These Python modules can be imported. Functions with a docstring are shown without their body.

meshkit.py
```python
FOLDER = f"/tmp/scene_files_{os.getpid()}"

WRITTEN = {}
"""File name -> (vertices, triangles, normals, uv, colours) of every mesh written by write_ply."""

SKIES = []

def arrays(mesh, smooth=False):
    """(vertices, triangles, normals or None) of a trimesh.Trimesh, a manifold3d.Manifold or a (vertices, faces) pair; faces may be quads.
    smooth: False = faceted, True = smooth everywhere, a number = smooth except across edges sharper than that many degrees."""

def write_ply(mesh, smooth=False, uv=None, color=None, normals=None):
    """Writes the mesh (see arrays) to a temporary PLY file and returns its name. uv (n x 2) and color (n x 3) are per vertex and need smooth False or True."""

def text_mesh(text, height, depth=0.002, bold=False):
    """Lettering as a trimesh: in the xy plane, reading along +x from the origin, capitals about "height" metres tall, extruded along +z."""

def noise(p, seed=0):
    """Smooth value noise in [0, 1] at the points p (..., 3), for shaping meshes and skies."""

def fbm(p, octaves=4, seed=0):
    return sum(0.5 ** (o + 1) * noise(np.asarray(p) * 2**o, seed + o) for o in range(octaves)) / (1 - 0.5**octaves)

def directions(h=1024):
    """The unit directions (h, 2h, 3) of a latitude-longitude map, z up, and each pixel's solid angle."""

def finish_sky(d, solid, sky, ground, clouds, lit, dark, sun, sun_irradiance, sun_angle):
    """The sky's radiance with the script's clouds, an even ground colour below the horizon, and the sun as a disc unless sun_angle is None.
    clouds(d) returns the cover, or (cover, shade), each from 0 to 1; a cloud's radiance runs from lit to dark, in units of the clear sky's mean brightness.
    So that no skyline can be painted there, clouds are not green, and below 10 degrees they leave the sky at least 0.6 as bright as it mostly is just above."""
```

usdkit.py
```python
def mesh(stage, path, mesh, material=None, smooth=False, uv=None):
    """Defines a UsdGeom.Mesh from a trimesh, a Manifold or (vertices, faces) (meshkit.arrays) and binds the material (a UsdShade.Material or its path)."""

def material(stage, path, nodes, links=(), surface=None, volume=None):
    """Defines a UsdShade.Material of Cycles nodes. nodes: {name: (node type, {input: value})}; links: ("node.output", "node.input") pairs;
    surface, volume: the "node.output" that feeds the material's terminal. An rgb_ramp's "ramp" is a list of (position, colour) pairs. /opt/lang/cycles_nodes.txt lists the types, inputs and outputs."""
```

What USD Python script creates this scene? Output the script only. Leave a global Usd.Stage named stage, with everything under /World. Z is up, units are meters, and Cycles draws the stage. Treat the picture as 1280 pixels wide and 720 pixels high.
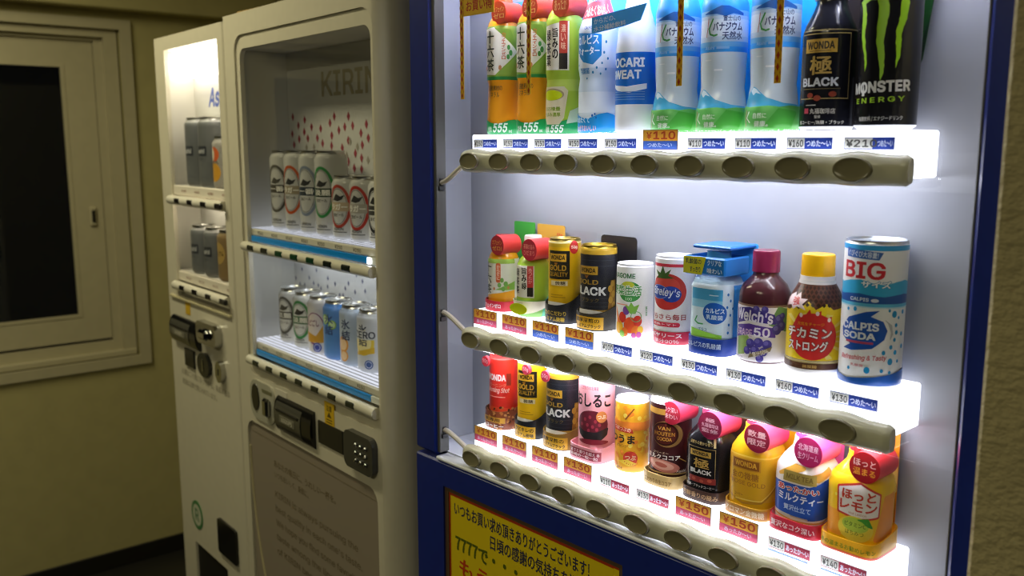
import math, glob, functools
import numpy as np, trimesh, shapely, usdkit, meshkit
from shapely import affinity
from shapely.geometry import Polygon, box as sbox, Point, LineString
from shapely.ops import unary_union
from PIL import Image, ImageDraw, ImageFont
from pxr import Usd, UsdGeom, UsdLux, UsdShade, Gf, Sdf, Vt

stage = Usd.Stage.CreateInMemory()
UsdGeom.SetStageUpAxis(stage, 'Z'); UsdGeom.SetStageMetersPerUnit(stage, 1.0)
UsdGeom.Xform.Define(stage, '/World'); UsdGeom.Scope.Define(stage, '/World/Looks')

# ------------------------------------------------------------------ camera, light, exposure
Z0 = 1.55                                   # height of the top row of buttons above the floor
FPX, PITCH, YAW, ROLL = 1132.3, 0.158094, -0.832752, -0.000713
EYE = np.array([1.067737, -0.887065, 0.026303 + Z0])
cam = UsdGeom.Camera.Define(stage, '/World/camera')
Fw = np.array([math.sin(YAW)*math.cos(PITCH), math.cos(YAW)*math.cos(PITCH), -math.sin(PITCH)])
Rt = np.cross(Fw, [0, 0, 1.0]); Rt /= np.linalg.norm(Rt); Up = np.cross(Rt, Fw)
Rt, Up = math.cos(ROLL)*Rt + math.sin(ROLL)*Up, -math.sin(ROLL)*Rt + math.cos(ROLL)*Up
cam.AddTransformOp().Set(Gf.Matrix4d(*Rt, 0, *Up, 0, *(-Fw), 0, *EYE, 1))
cam.CreateHorizontalApertureAttr(36.0); cam.CreateFocalLengthAttr(FPX/1280*36.0)
cam.CreateFStopAttr(5.0); cam.CreateFocusDistanceAttr(1.22); cam.CreateExposureAttr(0.12)
cam.CreateClippingRangeAttr((0.03, 100.0))

dome = UsdLux.DomeLight.Define(stage, '/World/night_sky')
dome.CreateColorAttr(Gf.Vec3f(0.6, 0.7, 1.0)); dome.CreateIntensityAttr(0.0008)

A2 = -0.04903                               # the room and the two beer machines stand 2.8 degrees turned from the drink machine
O2 = np.array([-0.7187, -0.0026])
def F2(u, v, z):                            # room frame -> world (z above the floor)
    c, s = math.cos(A2), math.sin(A2)
    return np.array([O2[0] + c*u - s*v, O2[1] + s*u + c*v, z])

def ceiling_lamp(name, u, v, w, d, power):
    l = UsdLux.RectLight.Define(stage, '/World/' + name)
    l.AddTranslateOp().Set(Gf.Vec3d(*F2(u, v, 2.40))); l.AddRotateZOp().Set(math.degrees(A2))
    l.CreateWidthAttr(w); l.CreateHeightAttr(d); l.CreateIntensityAttr(power)
    l.CreateColorAttr(Gf.Vec3f(1.0, 0.92, 0.60))
ceiling_lamp('ceiling_tube_light', -0.50, -0.60, 1.2, 0.20, 18)
ceiling_lamp('ceiling_tube_light_001', 1.55, -2.20, 1.2, 0.20, 30)
E_SHELF, E_SHELF2, E_LAMP3, E_TUBE = 2.7, 0.9, 6.5, 8.0     # the machines' own lamps

# ------------------------------------------------------------------ helpers
def lin(c):
    if isinstance(c, str):
        c = c.lstrip('#'); c = [int(c[i:i+2], 16)/255 for i in (0, 2, 4)]
    c = np.asarray(c, float)
    return np.where(c <= 0.04045, c/12.92, ((c+0.055)/1.055)**2.4)

USED = {}
def numbered(parent, name):
    k = (parent, name); n = USED.get(k, 0); USED[k] = n + 1
    return f'{parent}/{name}' + (f'_{n:03d}' if n else '')

def tag(p, label=None, cat=None, group=None, kind=None):
    for k, v in (('label', label), ('category', cat), ('group', group), ('kind', kind)):
        if v: p.SetCustomDataByKey(k, v)
    return p

def thing(name, label, cat, loc=(0, 0, 0), rz=0.0, group=None):
    x = UsdGeom.Xform.Define(stage, numbered('/World', name))
    x.AddTranslateOp().Set(Gf.Vec3d(*map(float, loc))); x.AddRotateZOp().Set(math.degrees(rz))
    return tag(x.GetPrim(), label, cat, group)

def dup(src, label, loc, rz=0.0, group=None):
    was = src.GetCustomData(); base = src.GetName()
    x = thing(base, label, was['category'], loc, rz, group or was.get('group'))
    x.GetReferences().AddInternalReference(src.GetPath()); x.SetInstanceable(True)
    return x

def define(path, v, f, n, mat, col):
    m = UsdGeom.Mesh.Define(stage, path)
    m.CreatePointsAttr(Vt.Vec3fArray.FromNumpy(np.asarray(v, np.float32)))
    m.CreateFaceVertexCountsAttr(Vt.IntArray.FromNumpy(np.full(len(f), 3, np.int32)))
    m.CreateFaceVertexIndicesAttr(Vt.IntArray.FromNumpy(np.asarray(f, np.int32).ravel()))
    m.CreateSubdivisionSchemeAttr('none')
    if n is not None:
        m.CreateNormalsAttr(Vt.Vec3fArray.FromNumpy(np.asarray(n, np.float32))); m.SetNormalsInterpolation('vertex')
    if col is not None:
        col = np.broadcast_to(np.asarray(col, np.float32), (len(v), 3))
        UsdGeom.PrimvarsAPI(m).CreatePrimvar('Cd', Sdf.ValueTypeNames.Color3fArray, 'vertex').Set(Vt.Vec3fArray.FromNumpy(np.ascontiguousarray(col)))
    UsdShade.MaterialBindingAPI.Apply(m.GetPrim()).Bind(mat)
    return m.GetPrim()

def put(parent, name, mesh, mat, col=None, smooth=35, label=None):
    """one mesh as a part (parent: a prim) or as a top-level object (parent None)"""
    pp = str(parent.GetPath()) if parent else '/World'
    v, f, n = meshkit.arrays(mesh, smooth)
    p = define(numbered(pp, name), v, f, n, mat, None if col is None else lin(col))
    return tag(p, label)

def struct(name, mesh, mat, col=None, smooth=False):
    return tag(put(None, name, mesh, mat, col, smooth), kind='structure')

def hull(pts): return trimesh.Trimesh(np.asarray(pts, float)).convex_hull
def cbox(x0, x1, y0, y1, z0, z1, c=0.002):
    c = min(c, abs(x1-x0)/2.01, abs(y1-y0)/2.01, abs(z1-z0)/2.01)
    if c <= 0: 
        b = trimesh.creation.box([x1-x0, y1-y0, z1-z0]); b.apply_translation([(x0+x1)/2, (y0+y1)/2, (z0+z1)/2]); return b
    P = []
    for x, sx in ((x0, 1), (x1, -1)):
        for y, sy in ((y0, 1), (y1, -1)):
            for z, sz in ((z0, 1), (z1, -1)):
                P += [(x+sx*c, y+sy*c, z), (x+sx*c, y, z+sz*c), (x, y+sy*c, z+sz*c)]
    return hull(P)
def cat(*ms): return trimesh.util.concatenate([m for m in ms if m is not None])
def diff(a, *bs): return trimesh.boolean.difference([a, *bs], engine='manifold')
def rrect(x0, y0, x1, y1, r): return sbox(x0+r, y0+r, x1-r, y1-r).buffer(r, quad_segs=6)
def slab(poly, y0, y1):
    """a polygon in (x, z), extruded from depth y0 to y1"""
    m = trimesh.creation.extrude_polygon(poly, y1-y0, engine='earcut')
    v = np.array(m.vertices); m.vertices = np.stack([v[:, 0], y1-v[:, 2], v[:, 1]], 1)
    return m
def tube(pts, r, n=8):
    from scipy.interpolate import CubicSpline
    pts = np.asarray(pts, float); t = np.linspace(0, 1, len(pts))
    p = CubicSpline(t, pts)(np.linspace(0, 1, 24)) if len(pts) > 2 else pts
    tn = np.gradient(p, axis=0); tn /= np.linalg.norm(tn, axis=1, keepdims=True)
    a = np.cross(tn, [0.05, 0.1, 1.0]); a /= np.linalg.norm(a, axis=1, keepdims=True); b = np.cross(tn, a)
    g = np.arange(n)*2*np.pi/n
    v = p[:, None] + r*(np.cos(g)[None, :, None]*a[:, None] + np.sin(g)[None, :, None]*b[:, None])
    k = len(p); i, j = np.meshgrid(np.arange(k-1), np.arange(n), indexing='ij')
    q = np.stack([i*n+j, (i+1)*n+j, (i+1)*n+(j+1) % n, i*n+(j+1) % n], -1).reshape(-1, 4)
    V = np.vstack([v.reshape(-1, 3), p[:1], p[-1:]]); m = k*n
    caps = [(m, (j+1) % n, j) for j in range(n)] + [(m+1, (k-1)*n+j, (k-1)*n+(j+1) % n) for j in range(n)]
    mm = trimesh.Trimesh(V, np.vstack([q[:, [0, 1, 2]], q[:, [0, 2, 3]], caps]), process=False)
    trimesh.repair.fix_normals(mm); return mm

# ------------------------------------------------------------------ materials
def principled(name, col=None, links=(), nodes=None, **k):
    k.setdefault('roughness', 0.4)
    n = {'p': ('principled_bsdf', dict(k))}; l = list(links)
    if col is None:
        n['a'] = ('attribute', {'attribute': 'Cd'}); l.append(('a.color', 'p.base_color'))
    else: n['p'][1]['base_color'] = tuple(lin(col))
    n.update(nodes or {})
    return usdkit.material(stage, '/World/Looks/' + name, n, l, surface='p.BSDF')
M = {}
M['print'] = principled('printed_film', roughness=0.32)
M['tag'] = usdkit.material(stage, '/World/Looks/backlit_card', {'a': ('attribute', {'attribute': 'Cd'}), 'p': ('principled_bsdf', {'roughness': 0.4}), 't': ('translucent_bsdf', {}), 'm': ('mix_closure', {'fac': 0.28})},
    [('a.color', 'p.base_color'), ('a.color', 't.color'), ('p.BSDF', 'm.closure1'), ('t.BSDF', 'm.closure2')], surface='m.closure')
M['gloss'] = principled('gloss_plastic', roughness=0.16)
M['matte'] = principled('matte_plastic', roughness=0.55)
M['metal'] = principled('bare_metal', roughness=0.28, metallic=1.0)
M['chrome'] = principled('chrome', col='#b8b8b4', roughness=0.12, metallic=1.0)
def bumpy(name, col, scale, strength, dist, rough, detail=4, coat=0.0, vary=0.0, scale_xyz=(1, 1, 1)):
    n = {'g': ('texture_coordinate', {}), 'mp': ('mapping', {'scale': scale_xyz}), 'n': ('noise_texture', {'scale': scale, 'detail': detail}),
         'b': ('bump', {'strength': strength, 'distance': dist}), 'n2': ('noise_texture', {'scale': scale*0.06 + 1.5, 'detail': 3}),
         'r': ('rgb_ramp', {'ramp': [(0.3, tuple(lin(col)*(1-vary))), (0.7, tuple(np.minimum(lin(col)*(1+vary), 1)))]})}
    l = [('g.object', 'mp.vector'), ('mp.vector', 'n.vector'), ('n.fac', 'b.height'), ('b.normal', 'p.normal'), ('g.object', 'n2.vector'), ('n2.fac', 'r.fac'), ('r.color', 'p.base_color')]
    return principled(name, col='#000000', links=l, nodes=n, roughness=rough, coat_weight=coat)
M['stucco'] = bumpy('stucco_wall', '#aca076', 95, 0.5, 0.012, 0.9, vary=0.05, scale_xyz=(1, 1, 1.5))
M['wall'] = bumpy('painted_wall', '#ada470', 260, 0.35, 0.003, 0.8, vary=0.04)
M['ceil'] = bumpy('ceiling_paint', '#b5ac8a', 200, 0.3, 0.003, 0.9)
M['floor'] = bumpy('dark_vinyl_floor', '#24231f', 60, 0.1, 0.002, 0.45, vary=0.15)
M['blue'] = bumpy('blue_enamel', '#1c2c80', 700, 0.08, 0.0006, 0.3, vary=0.05)
M['cream'] = bumpy('cream_enamel', '#cfc9b4', 800, 0.05, 0.0005, 0.38, vary=0.02)
M['alu'] = bumpy('window_aluminium', '#b3ab8c', 400, 0.05, 0.0005, 0.42, vary=0.03)
M['panel'] = bumpy('display_panel', '#94979f', 500, 0.03, 0.0004, 0.35, vary=0.02)
M['base'] = principled('black_vinyl', col='#17150f', roughness=0.5)
M['bar'] = bumpy('button_bar_plastic', '#c9c8b2', 900, 0.03, 0.0004, 0.22, vary=0.02)
M['button'] = principled('smoked_button', col='#7d785e', roughness=0.2)
def pane(name, tint, rough, base, edge):
    """see-through sheet whose reflection grows towards grazing angles, alike from both faces"""
    return usdkit.material(stage, '/World/Looks/' + name, {'t': ('transparent_bsdf', {'color': tint}), 'g': ('glossy_bsdf', {'color': (0.9, 0.9, 0.9), 'roughness': rough}),
        'f': ('layer_weight', {'blend': 0.5}), 'q': ('math', {'math_type': 'power', 'value2': 4.0}), 'k': ('math', {'math_type': 'multiply_add', 'value2': edge, 'value3': base}), 'm': ('mix_closure', {})},
        [('f.facing', 'q.value1'), ('q.value', 'k.value1'), ('k.value', 'm.fac'), ('t.BSDF', 'm.closure1'), ('g.BSDF', 'm.closure2')], surface='m.closure')
M['pane'] = pane('clear_pane', (0.985, 0.985, 0.985), 0.02, 0.012, 0.35)
M['glass'] = pane('window_glass', (0.75, 0.77, 0.72), 0.02, 0.03, 0.6)
def glow(name, col, strength):
    c = lin(col)
    return usdkit.material(stage, '/World/Looks/' + name, {'e': ('emission', {'color': tuple(c), 'strength': strength})}, [], surface='e.emission')
M['led'] = glow('shelf_light', '#f1f3ff', E_SHELF)
M['led_top'] = glow('top_tube_lamp', '#f1f3ff', 50.0)
M['strip'] = glow('under_shelf_strip', '#f1f3ff', 38.0)
M['bar_led'] = glow('bar_strip', '#eef2ff', 13.0)
M['led2'] = glow('beer_shelf_light', '#eef2ff', E_SHELF2)
M['lamp3'] = glow('canopy_lamp', '#fff4e0', E_LAMP3)
M['led3'] = glow('beer_tube_lamp', '#eef4ff', E_TUBE)
M['lamp4'] = glow('warm_tube_lamp', '#fff0d4', 9.0)
M['pilot'] = glow('pilot_lamp', '#f4f8ff', 6.0)

# ------------------------------------------------------------------ flat print: polygons laid on a surface
FONT = {}
def font(px, latin):
    k = (px, latin)
    if k not in FONT:
        pat = 'Inter.woff2' if latin else 'Noto Sans CJK Regular.woff2'
        FONT[k] = ImageFont.truetype(glob.glob('/opt/blender-*/*/datafiles/fonts/' + pat)[0], px)
    return FONT[k]
@functools.lru_cache(None)
def letters(text, bold, latin):
    px = 64; sw = int(bold)
    if any('\u4e00' <= ch <= '\u9fff' for ch in text): sw = min(sw, 1)
    elif not latin: sw = min(sw, 2)
    f = font(px, latin)
    x0, y0, x1, y1 = f.getbbox(text, anchor='ls', stroke_width=sw)
    im = Image.new('L', (x1-x0+8, y1-y0+8))
    ImageDraw.Draw(im).text((4-x0, 4-y0), text, 255, font=f, anchor='ls', stroke_width=sw)
    on = np.pad(np.asarray(im) > 120, ((0, 0), (1, 1))).astype(np.int8)
    r, s = np.nonzero(np.diff(on, axis=1) == 1); e = np.nonzero(np.diff(on, axis=1) == -1)[1]
    g = unary_union(shapely.box(s, -r-1, e, -r)).buffer(0.5).buffer(-0.5).simplify(0.75)
    return g

class Art:
    def __init__(s, clip=None): s.items = []; s.clipto = clip
    def add(s, g, c, txt=False):
        if s.clipto is not None: g = g.intersection(s.clipto)
        if not g.is_empty: s.items.append((g, lin(c), txt))
        return s
    def rect(s, u0, v0, u1, v1, c, r=0):
        u0, u1 = sorted((u0, u1)); v0, v1 = sorted((v0, v1))
        return s.add(rrect(u0, v0, u1, v1, r) if r else sbox(u0, v0, u1, v1), c)
    def poly(s, pts, c, soft=0):
        p = Polygon(pts).buffer(0)
        return s.add(p.buffer(-soft).buffer(2*soft).buffer(-soft) if soft else p, c)
    def ell(s, cu, cv, ru, rv, c, rot=0):
        return s.add(affinity.translate(affinity.rotate(affinity.scale(Point(0, 0).buffer(1, quad_segs=9), ru, rv), rot, origin=(0, 0)), cu, cv), c)
    def ring(s, cu, cv, ru, rv, w, c, rot=0):
        a = affinity.scale(Point(0, 0).buffer(1, quad_segs=10), ru, rv).difference(affinity.scale(Point(0, 0).buffer(1, quad_segs=10), ru-w, rv-w))
        return s.add(affinity.translate(affinity.rotate(a, rot, origin=(0, 0)), cu, cv), c)
    def line(s, pts, w, c): return s.add(LineString(pts).buffer(w/2, quad_segs=3), c)
    def band(s, r, v0, v1, c): return s.rect(-math.pi*r, v0, math.pi*r, v1, c)
    def wave(s, u0, u1, v0, top, c, amp=1.5, n=1.0, ph=0.0):
        """a strip from v0 up to a wavy top edge; top: (left, right) heights"""
        t = np.linspace(0, 1, 17)
        e = top[0] + (top[1]-top[0])*t + amp*np.sin(2*np.pi*(n*t + ph))
        return s.poly([(u0, v0), *[(u0+(u1-u0)*a, b) for a, b in zip(t, e)][::1], (u1, v0)], c)
    def text(s, t, u0, v0, u1, v1, c, bold=1, shear=0, rot=0, latin=None, keep=False, edge=None, ew=0.8):
        if latin is None: latin = all(ord(ch) < 256 for ch in t)
        g = letters(t, bold, latin)
        u0, u1 = sorted((u0, u1)); v0, v1 = sorted((v0, v1))
        if shear: g = affinity.skew(g, xs=shear, origin=(0, 0))
        x0, y0, x1, y1 = g.bounds
        kx, ky = (u1-u0)/(x1-x0), (v1-v0)/(y1-y0)
        if keep: kx = ky = min(kx, ky)
        g = affinity.affine_transform(g, [kx, 0, 0, ky, (u0+u1)/2-kx*(x0+x1)/2, (v0+v1)/2-ky*(y0+y1)/2])
        if rot: g = affinity.rotate(g, rot, origin=((u0+u1)/2, (v0+v1)/2))
        if edge: s.add(g.buffer(ew, quad_segs=2), edge, True)
        return s.add(g, c, True)
    def vtext(s, t, u0, v0, u1, v1, c, bold=1, latin=None):
        u0, u1 = sorted((u0, u1)); v0, v1 = sorted((v0, v1)); h = (v1-v0)/len(t)
        for k, ch in enumerate(t):
            s.text(ch, u0, v1-(k+1)*h+h*0.05, u1, v1-k*h-h*0.05, c, bold, latin=latin)
        return s
    def dots(s, pts, c, k=1.25):
        for a, b, r in pts: s.ell(a, b, r, r*k, c)
        return s

class Surf:
    """profile [(z, r)] in mm; cross-section a circle (n=2) or a rounded square (n>2)"""
    def __init__(s, prof, n=2.0, rn=None):
        s.z = np.array([p[0] for p in prof], float); s.r = np.array([p[1] for p in prof], float); s.n = n; s.rn = rn or s.r.max()
        th = np.linspace(-np.pi, np.pi, 721); q = s.sect(th); d = np.hypot(*np.diff(q, axis=0).T)
        a = np.r_[0, np.cumsum(d)]; s.arc = (a - np.interp(0, th, a))*s.rn; s.th = th
    def sect(s, th):
        k = (np.abs(np.cos(th))**s.n + np.abs(np.sin(th))**s.n)**(-1/s.n)
        return np.stack([np.sin(th)*k, -np.cos(th)*k], -1)
    def pos(s, u, v):
        th = np.interp(u, s.arc, s.th); q = s.sect(th); r = np.interp(v, s.z, s.r)
        return np.stack([q[:, 0]*r, q[:, 1]*r, v], -1)
    def at(s, u, v, off):
        p = s.pos(u, v); e = 0.4
        tu = s.pos(u+e, v)-s.pos(u-e, v); tv = s.pos(u, v+e)-s.pos(u, v-e)
        n = np.cross(tu, tv); n /= np.linalg.norm(n, axis=1, keepdims=True)+1e-12
        return (p + n*off)*0.001, n
    du, dv = 3.0, 7.0
    def body(s, seg=56):
        th = np.arange(seg)*2*np.pi/seg; q = s.sect(th)
        v = np.concatenate([np.stack([q[:, 0]*r, q[:, 1]*r, np.full(seg, z)], 1) for z, r in zip(s.z, s.r)]+[[[0, 0, s.z[0]]], [[0, 0, s.z[-1]]]])*0.001
        k = len(s.z); i, j = np.meshgrid(np.arange(k-1), np.arange(seg), indexing='ij')
        f = np.stack([i*seg+j, i*seg+(j+1) % seg, (i+1)*seg+(j+1) % seg, (i+1)*seg+j], -1).reshape(-1, 4)
        m = k*seg; caps = [(m, (j+1) % seg, j) for j in range(seg)]+[(m+1, (k-1)*seg+j, (k-1)*seg+(j+1) % seg) for j in range(seg)]
        return trimesh.Trimesh(v, np.vstack([f[:, [0, 1, 2]], f[:, [0, 2, 3]], caps]), process=False)
class Flat:
    """a plane facing -y (tilt: leaning back), origin o in metres, print in mm"""
    du = dv = 0
    def __init__(s, o=(0, 0, 0), ex=(1, 0, 0), ez=(0, 0, 1)): s.o, s.ex, s.ez = np.array(o, float), np.array(ex, float), np.array(ez, float); s.n = np.cross(s.ex, s.ez); s.n = s.n/np.linalg.norm(s.n)
    def at(s, u, v, off): return s.o + 0.001*(u[:, None]*s.ex + v[:, None]*s.ez + off*s.n), np.tile(s.n, (len(u), 1))

def geoms(g):
    return [p for p in getattr(g, 'geoms', [g]) if p.geom_type == 'Polygon' and p.area > 1e-4] if g.geom_type != 'Polygon' else ([g] if g.area > 1e-4 else [])
def flat_tris(art, surf, want, base=0.10, step=0.045):
    V, N, F, Cc, k = [], [], [], [], 0
    step = min(step, 0.75/max(1, len(art.items)))
    for lev, (g, c, txt) in enumerate(art.items):
        if want is not None and txt != want: continue
        pieces = []
        x0, y0, x1, y1 = g.bounds
        if surf.du and (x1-x0 > surf.du or y1-y0 > surf.dv):
            us = np.arange(math.floor(x0/surf.du), math.ceil(x1/surf.du))*surf.du
            vs = np.unique(np.r_[y0, y1, surf.z[(surf.z > y0) & (surf.z < y1)]]); vs = np.unique(np.concatenate([np.linspace(a, b, max(2, int(math.ceil((b-a)/surf.dv))+1)) for a, b in zip(vs[:-1], vs[1:])])) if len(vs) > 1 else vs
            B = shapely.box(*[a.ravel() for a in (lambda U, L, H: (U, L, U+surf.du, H))(np.repeat(us, len(vs)-1), np.tile(vs[:-1], len(us)), np.tile(vs[1:], len(us)))])
            shapely.prepare(g)
            for q in shapely.intersection(B[shapely.intersects(g, B)], g): pieces += geoms(q)
        else: pieces = geoms(g)
        for p in pieces:
            v, f = trimesh.creation.triangulate_polygon(p, engine='earcut')
            if len(f) == 0: continue
            keep, inv = np.unique(f, return_inverse=True); v, f = v[keep], inv.reshape(-1, 3)
            P, n = surf.at(v[:, 0], v[:, 1], base+step*lev)
            t = np.cross(P[f[:, 1]]-P[f[:, 0]], P[f[:, 2]]-P[f[:, 0]]); flip = (t*n[f[:, 0]]).sum(1) < 0
            f = np.array(f); f[flip] = f[flip][:, ::-1]
            V.append(P); N.append(n); F.append(f+k); Cc.append(np.tile(c, (len(P), 1))); k += len(P)
    return (np.vstack(V), np.vstack(F), np.vstack(N), np.vstack(Cc)) if V else None
def show(parent, art, surf, name='label', mat=None, one=False, ink='lettering', base=0.10):
    """label print as a part, its lettering as a sub-part (one: a single mesh)"""
    mat = mat or M['print']; up = parent
    if not one:
        g = flat_tris(art, surf, False, base)
        if g is not None: up = define(numbered(str(parent.GetPath()), name), g[0], g[1], g[2], mat, g[3])
        g = flat_tris(art, surf, True, base); name = ink
    else: g = flat_tris(art, surf, None, base)
    if g is not None: define(numbered(str(up.GetPath()), name), g[0], g[1], g[2], mat, g[3])

# ------------------------------------------------------------------ the room (u, v: room frame)
def room(m):                                # a mesh in room coordinates -> world
    T = np.eye(4); c, s = math.cos(A2), math.sin(A2); T[:2, :2] = [[c, -s], [s, c]]; T[:2, 3] = O2
    m.apply_transform(T); return m
H = 2.42; UW = -1.60; VB = 0.80
wl = cbox(UW-0.16, UW, -3.4, VB+0.1, 0, H, 0)
wl = diff(wl, cbox(UW-0.3, UW+0.1, -1.62, 0.228, 0.80, 1.975, 0))
struct('wall_left', room(wl), M['wall'])
struct('wall_back', room(cbox(UW, 2.6, VB, VB+0.1, 0, H, 0)), M['wall'])
sw = cbox(0.772, 2.6, -0.058, 0.72, 0, H, 0.004)
struct('wall_right', sw, M['stucco'])
struct('ceiling', room(cbox(UW-0.1, 3.4, -3.4, VB+0.1, H, H+0.08, 0)), M['ceil'])
struct('floor', room(cbox(UW-0.1, 3.4, -3.4, VB+0.1, -0.05, 0, 0)), M['floor'])
struct('trim_2', room(cbox(UW+0.002, UW+0.075, -3.28, VB-0.002, 2.035, H-0.002, 0.004)), M['wall'])     # boxed-in beam along the ceiling
struct('baseboard_left', room(cbox(UW, UW+0.008, -3.28, VB-0.002, 0.001, 0.066, 0.002)), M['base'])
struct('baseboard_back', room(cbox(UW+0.01, 2.5, VB-0.008, VB, 0.001, 0.066, 0.002)), M['base'])
def vframe(v0, v1, z0, z1, w, u0, u1, c=0.003):   # a rectangular frame in the left wall's plane
    a = rrect(v0, z0, v1, z1, 0.001).difference(sbox(v0+w[0], z0+w[2], v1-w[1], z1-w[3]))
    m = trimesh.creation.extrude_polygon(a, u1-u0, engine='earcut'); v = np.array(m.vertices)
    m.vertices = np.stack([u0+v[:, 2], v[:, 0], v[:, 1]], 1); return m
struct('trim_1', room(vframe(-1.66, 0.267, 0.767, 2.006, (0.038, 0.038, 0.036, 0.034), UW+0.001, UW+0.016)), M['alu'])
W1 = tag(UsdGeom.Xform.Define(stage, '/World/window_1').GetPrim(), kind='structure')
def wput(name, m, mat, col=None, parent=None): return put(parent or W1, name, room(m), mat, col, False)
outer = cat(vframe(-1.60, 0.222, 0.806, 1.972, (0.045, 0.045, 0.004, 0.028), UW-0.075, UW-0.004),
            vframe(-1.60, 0.178, 0.812, 1.944, (0.004, 0.030, 0.05, 0.012), UW-0.07, UW-0.024))
wput('outer_frame', outer, M['alu'])
wput('sill', cbox(UW-0.075, UW+0.004, -1.60, 0.22, 0.806, 0.826, 0.002), M['alu'])
for (v0, v1, u0) in ((-0.78, 0.146, UW-0.055), (-1.57, -0.70, UW-0.075)):
    s = wput('sash', cat(vframe(v0, v1, 0.872, 1.938, (0.098, 0.098, 0.09, 0.092), u0, u0+0.02)), M['alu'])
    wput('glazing_bead', vframe(v0+0.096, v1-0.096, 0.960, 1.848, (0.012, 0.012, 0.010, 0.010), u0+0.006, u0+0.0225), M['alu'], parent=s)
    wput('pane', cbox(u0+0.008, u0+0.012, v0+0.09, v1-0.09, 0.95, 1.86, 0), M['glass'], parent=s)
lt = wput('latch', cbox(UW-0.037, UW-0.024, 0.098, 0.122, 1.285, 1.355, 0.005), M['alu'])
wput('latch_grip', cbox(UW-0.026, UW-0.021, 0.104, 0.116, 1.298, 1.342, 0.002), M['base'], parent=lt)

# ------------------------------------------------------------------ drink machine (drawn straight in world coordinates)
P = 0.068
ROW = [Z0, Z0-0.27665, Z0-0.4703]           # height of each row of buttons
VM = tag(UsdGeom.Xform.Define(stage, numbered('/World', 'vending_machine')).GetPrim(), 'tall blue drink vending machine with three brightly lit rows of sample drinks', 'vending machine')
XL, XR, TOP = -0.15, 0.82, 1.90
put(VM, 'cabinet', cbox(XL, XR, 0.128, 0.70, 0.04, TOP, 0.006), M['blue'], smooth=False)
put(VM, 'door_frame', cat(cbox(XL, -0.092, -0.004, 0.018, 1.062, TOP, 0.005), cbox(0.7335, XR, -0.004, 0.018, 1.062, TOP, 0.005), cbox(-0.094, 0.7355, -0.004, 0.018, 1.835, TOP, 0.005),
    cbox(XL, XL+0.008, 0.016, 0.128, 1.062, TOP, 0.001), cbox(XR-0.008, XR, 0.016, 0.128, 1.062, TOP, 0.001), cbox(XL+0.006, XR-0.006, 0.016, 0.128, TOP-0.01, TOP, 0.001)), M['blue'], smooth=False)
put(VM, 'front_panel', diff(cbox(XL, XR, -0.004, 0.128, 0.04, 1.0545, 0.003), cbox(-0.074, 0.318, -0.02, 0.004, 0.55, 1.0135, 0.001)), M['blue'], smooth=False)
for x0, x1 in ((-0.0935, -0.0865), (0.7315, 0.7345)): put(VM, 'gasket', cbox(x0, x1, 0.000, 0.02, 1.066, 1.835, 0.001), M['matte'], '#4c4c4a')
put(VM, 'back_panel', cbox(-0.140, 0.812, 0.1145, 0.1275, 1.064, 1.888, 0), M['panel'], smooth=False)
put(VM, 'side_panel', cbox(-0.1415, -0.1375, 0.019, 0.116, 1.064, 1.888, 0), M['panel'], smooth=False)
put(VM, 'side_panel', cbox(0.8065, 0.8115, 0.019, 0.116, 1.064, 1.888, 0), M['panel'], smooth=False)
put(VM, 'sill', cbox(-0.092, 0.7335, -0.0055, 0.116, 1.0548, 1.0612, 0.002), M['gloss'], '#d9dde6', smooth=False)
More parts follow.
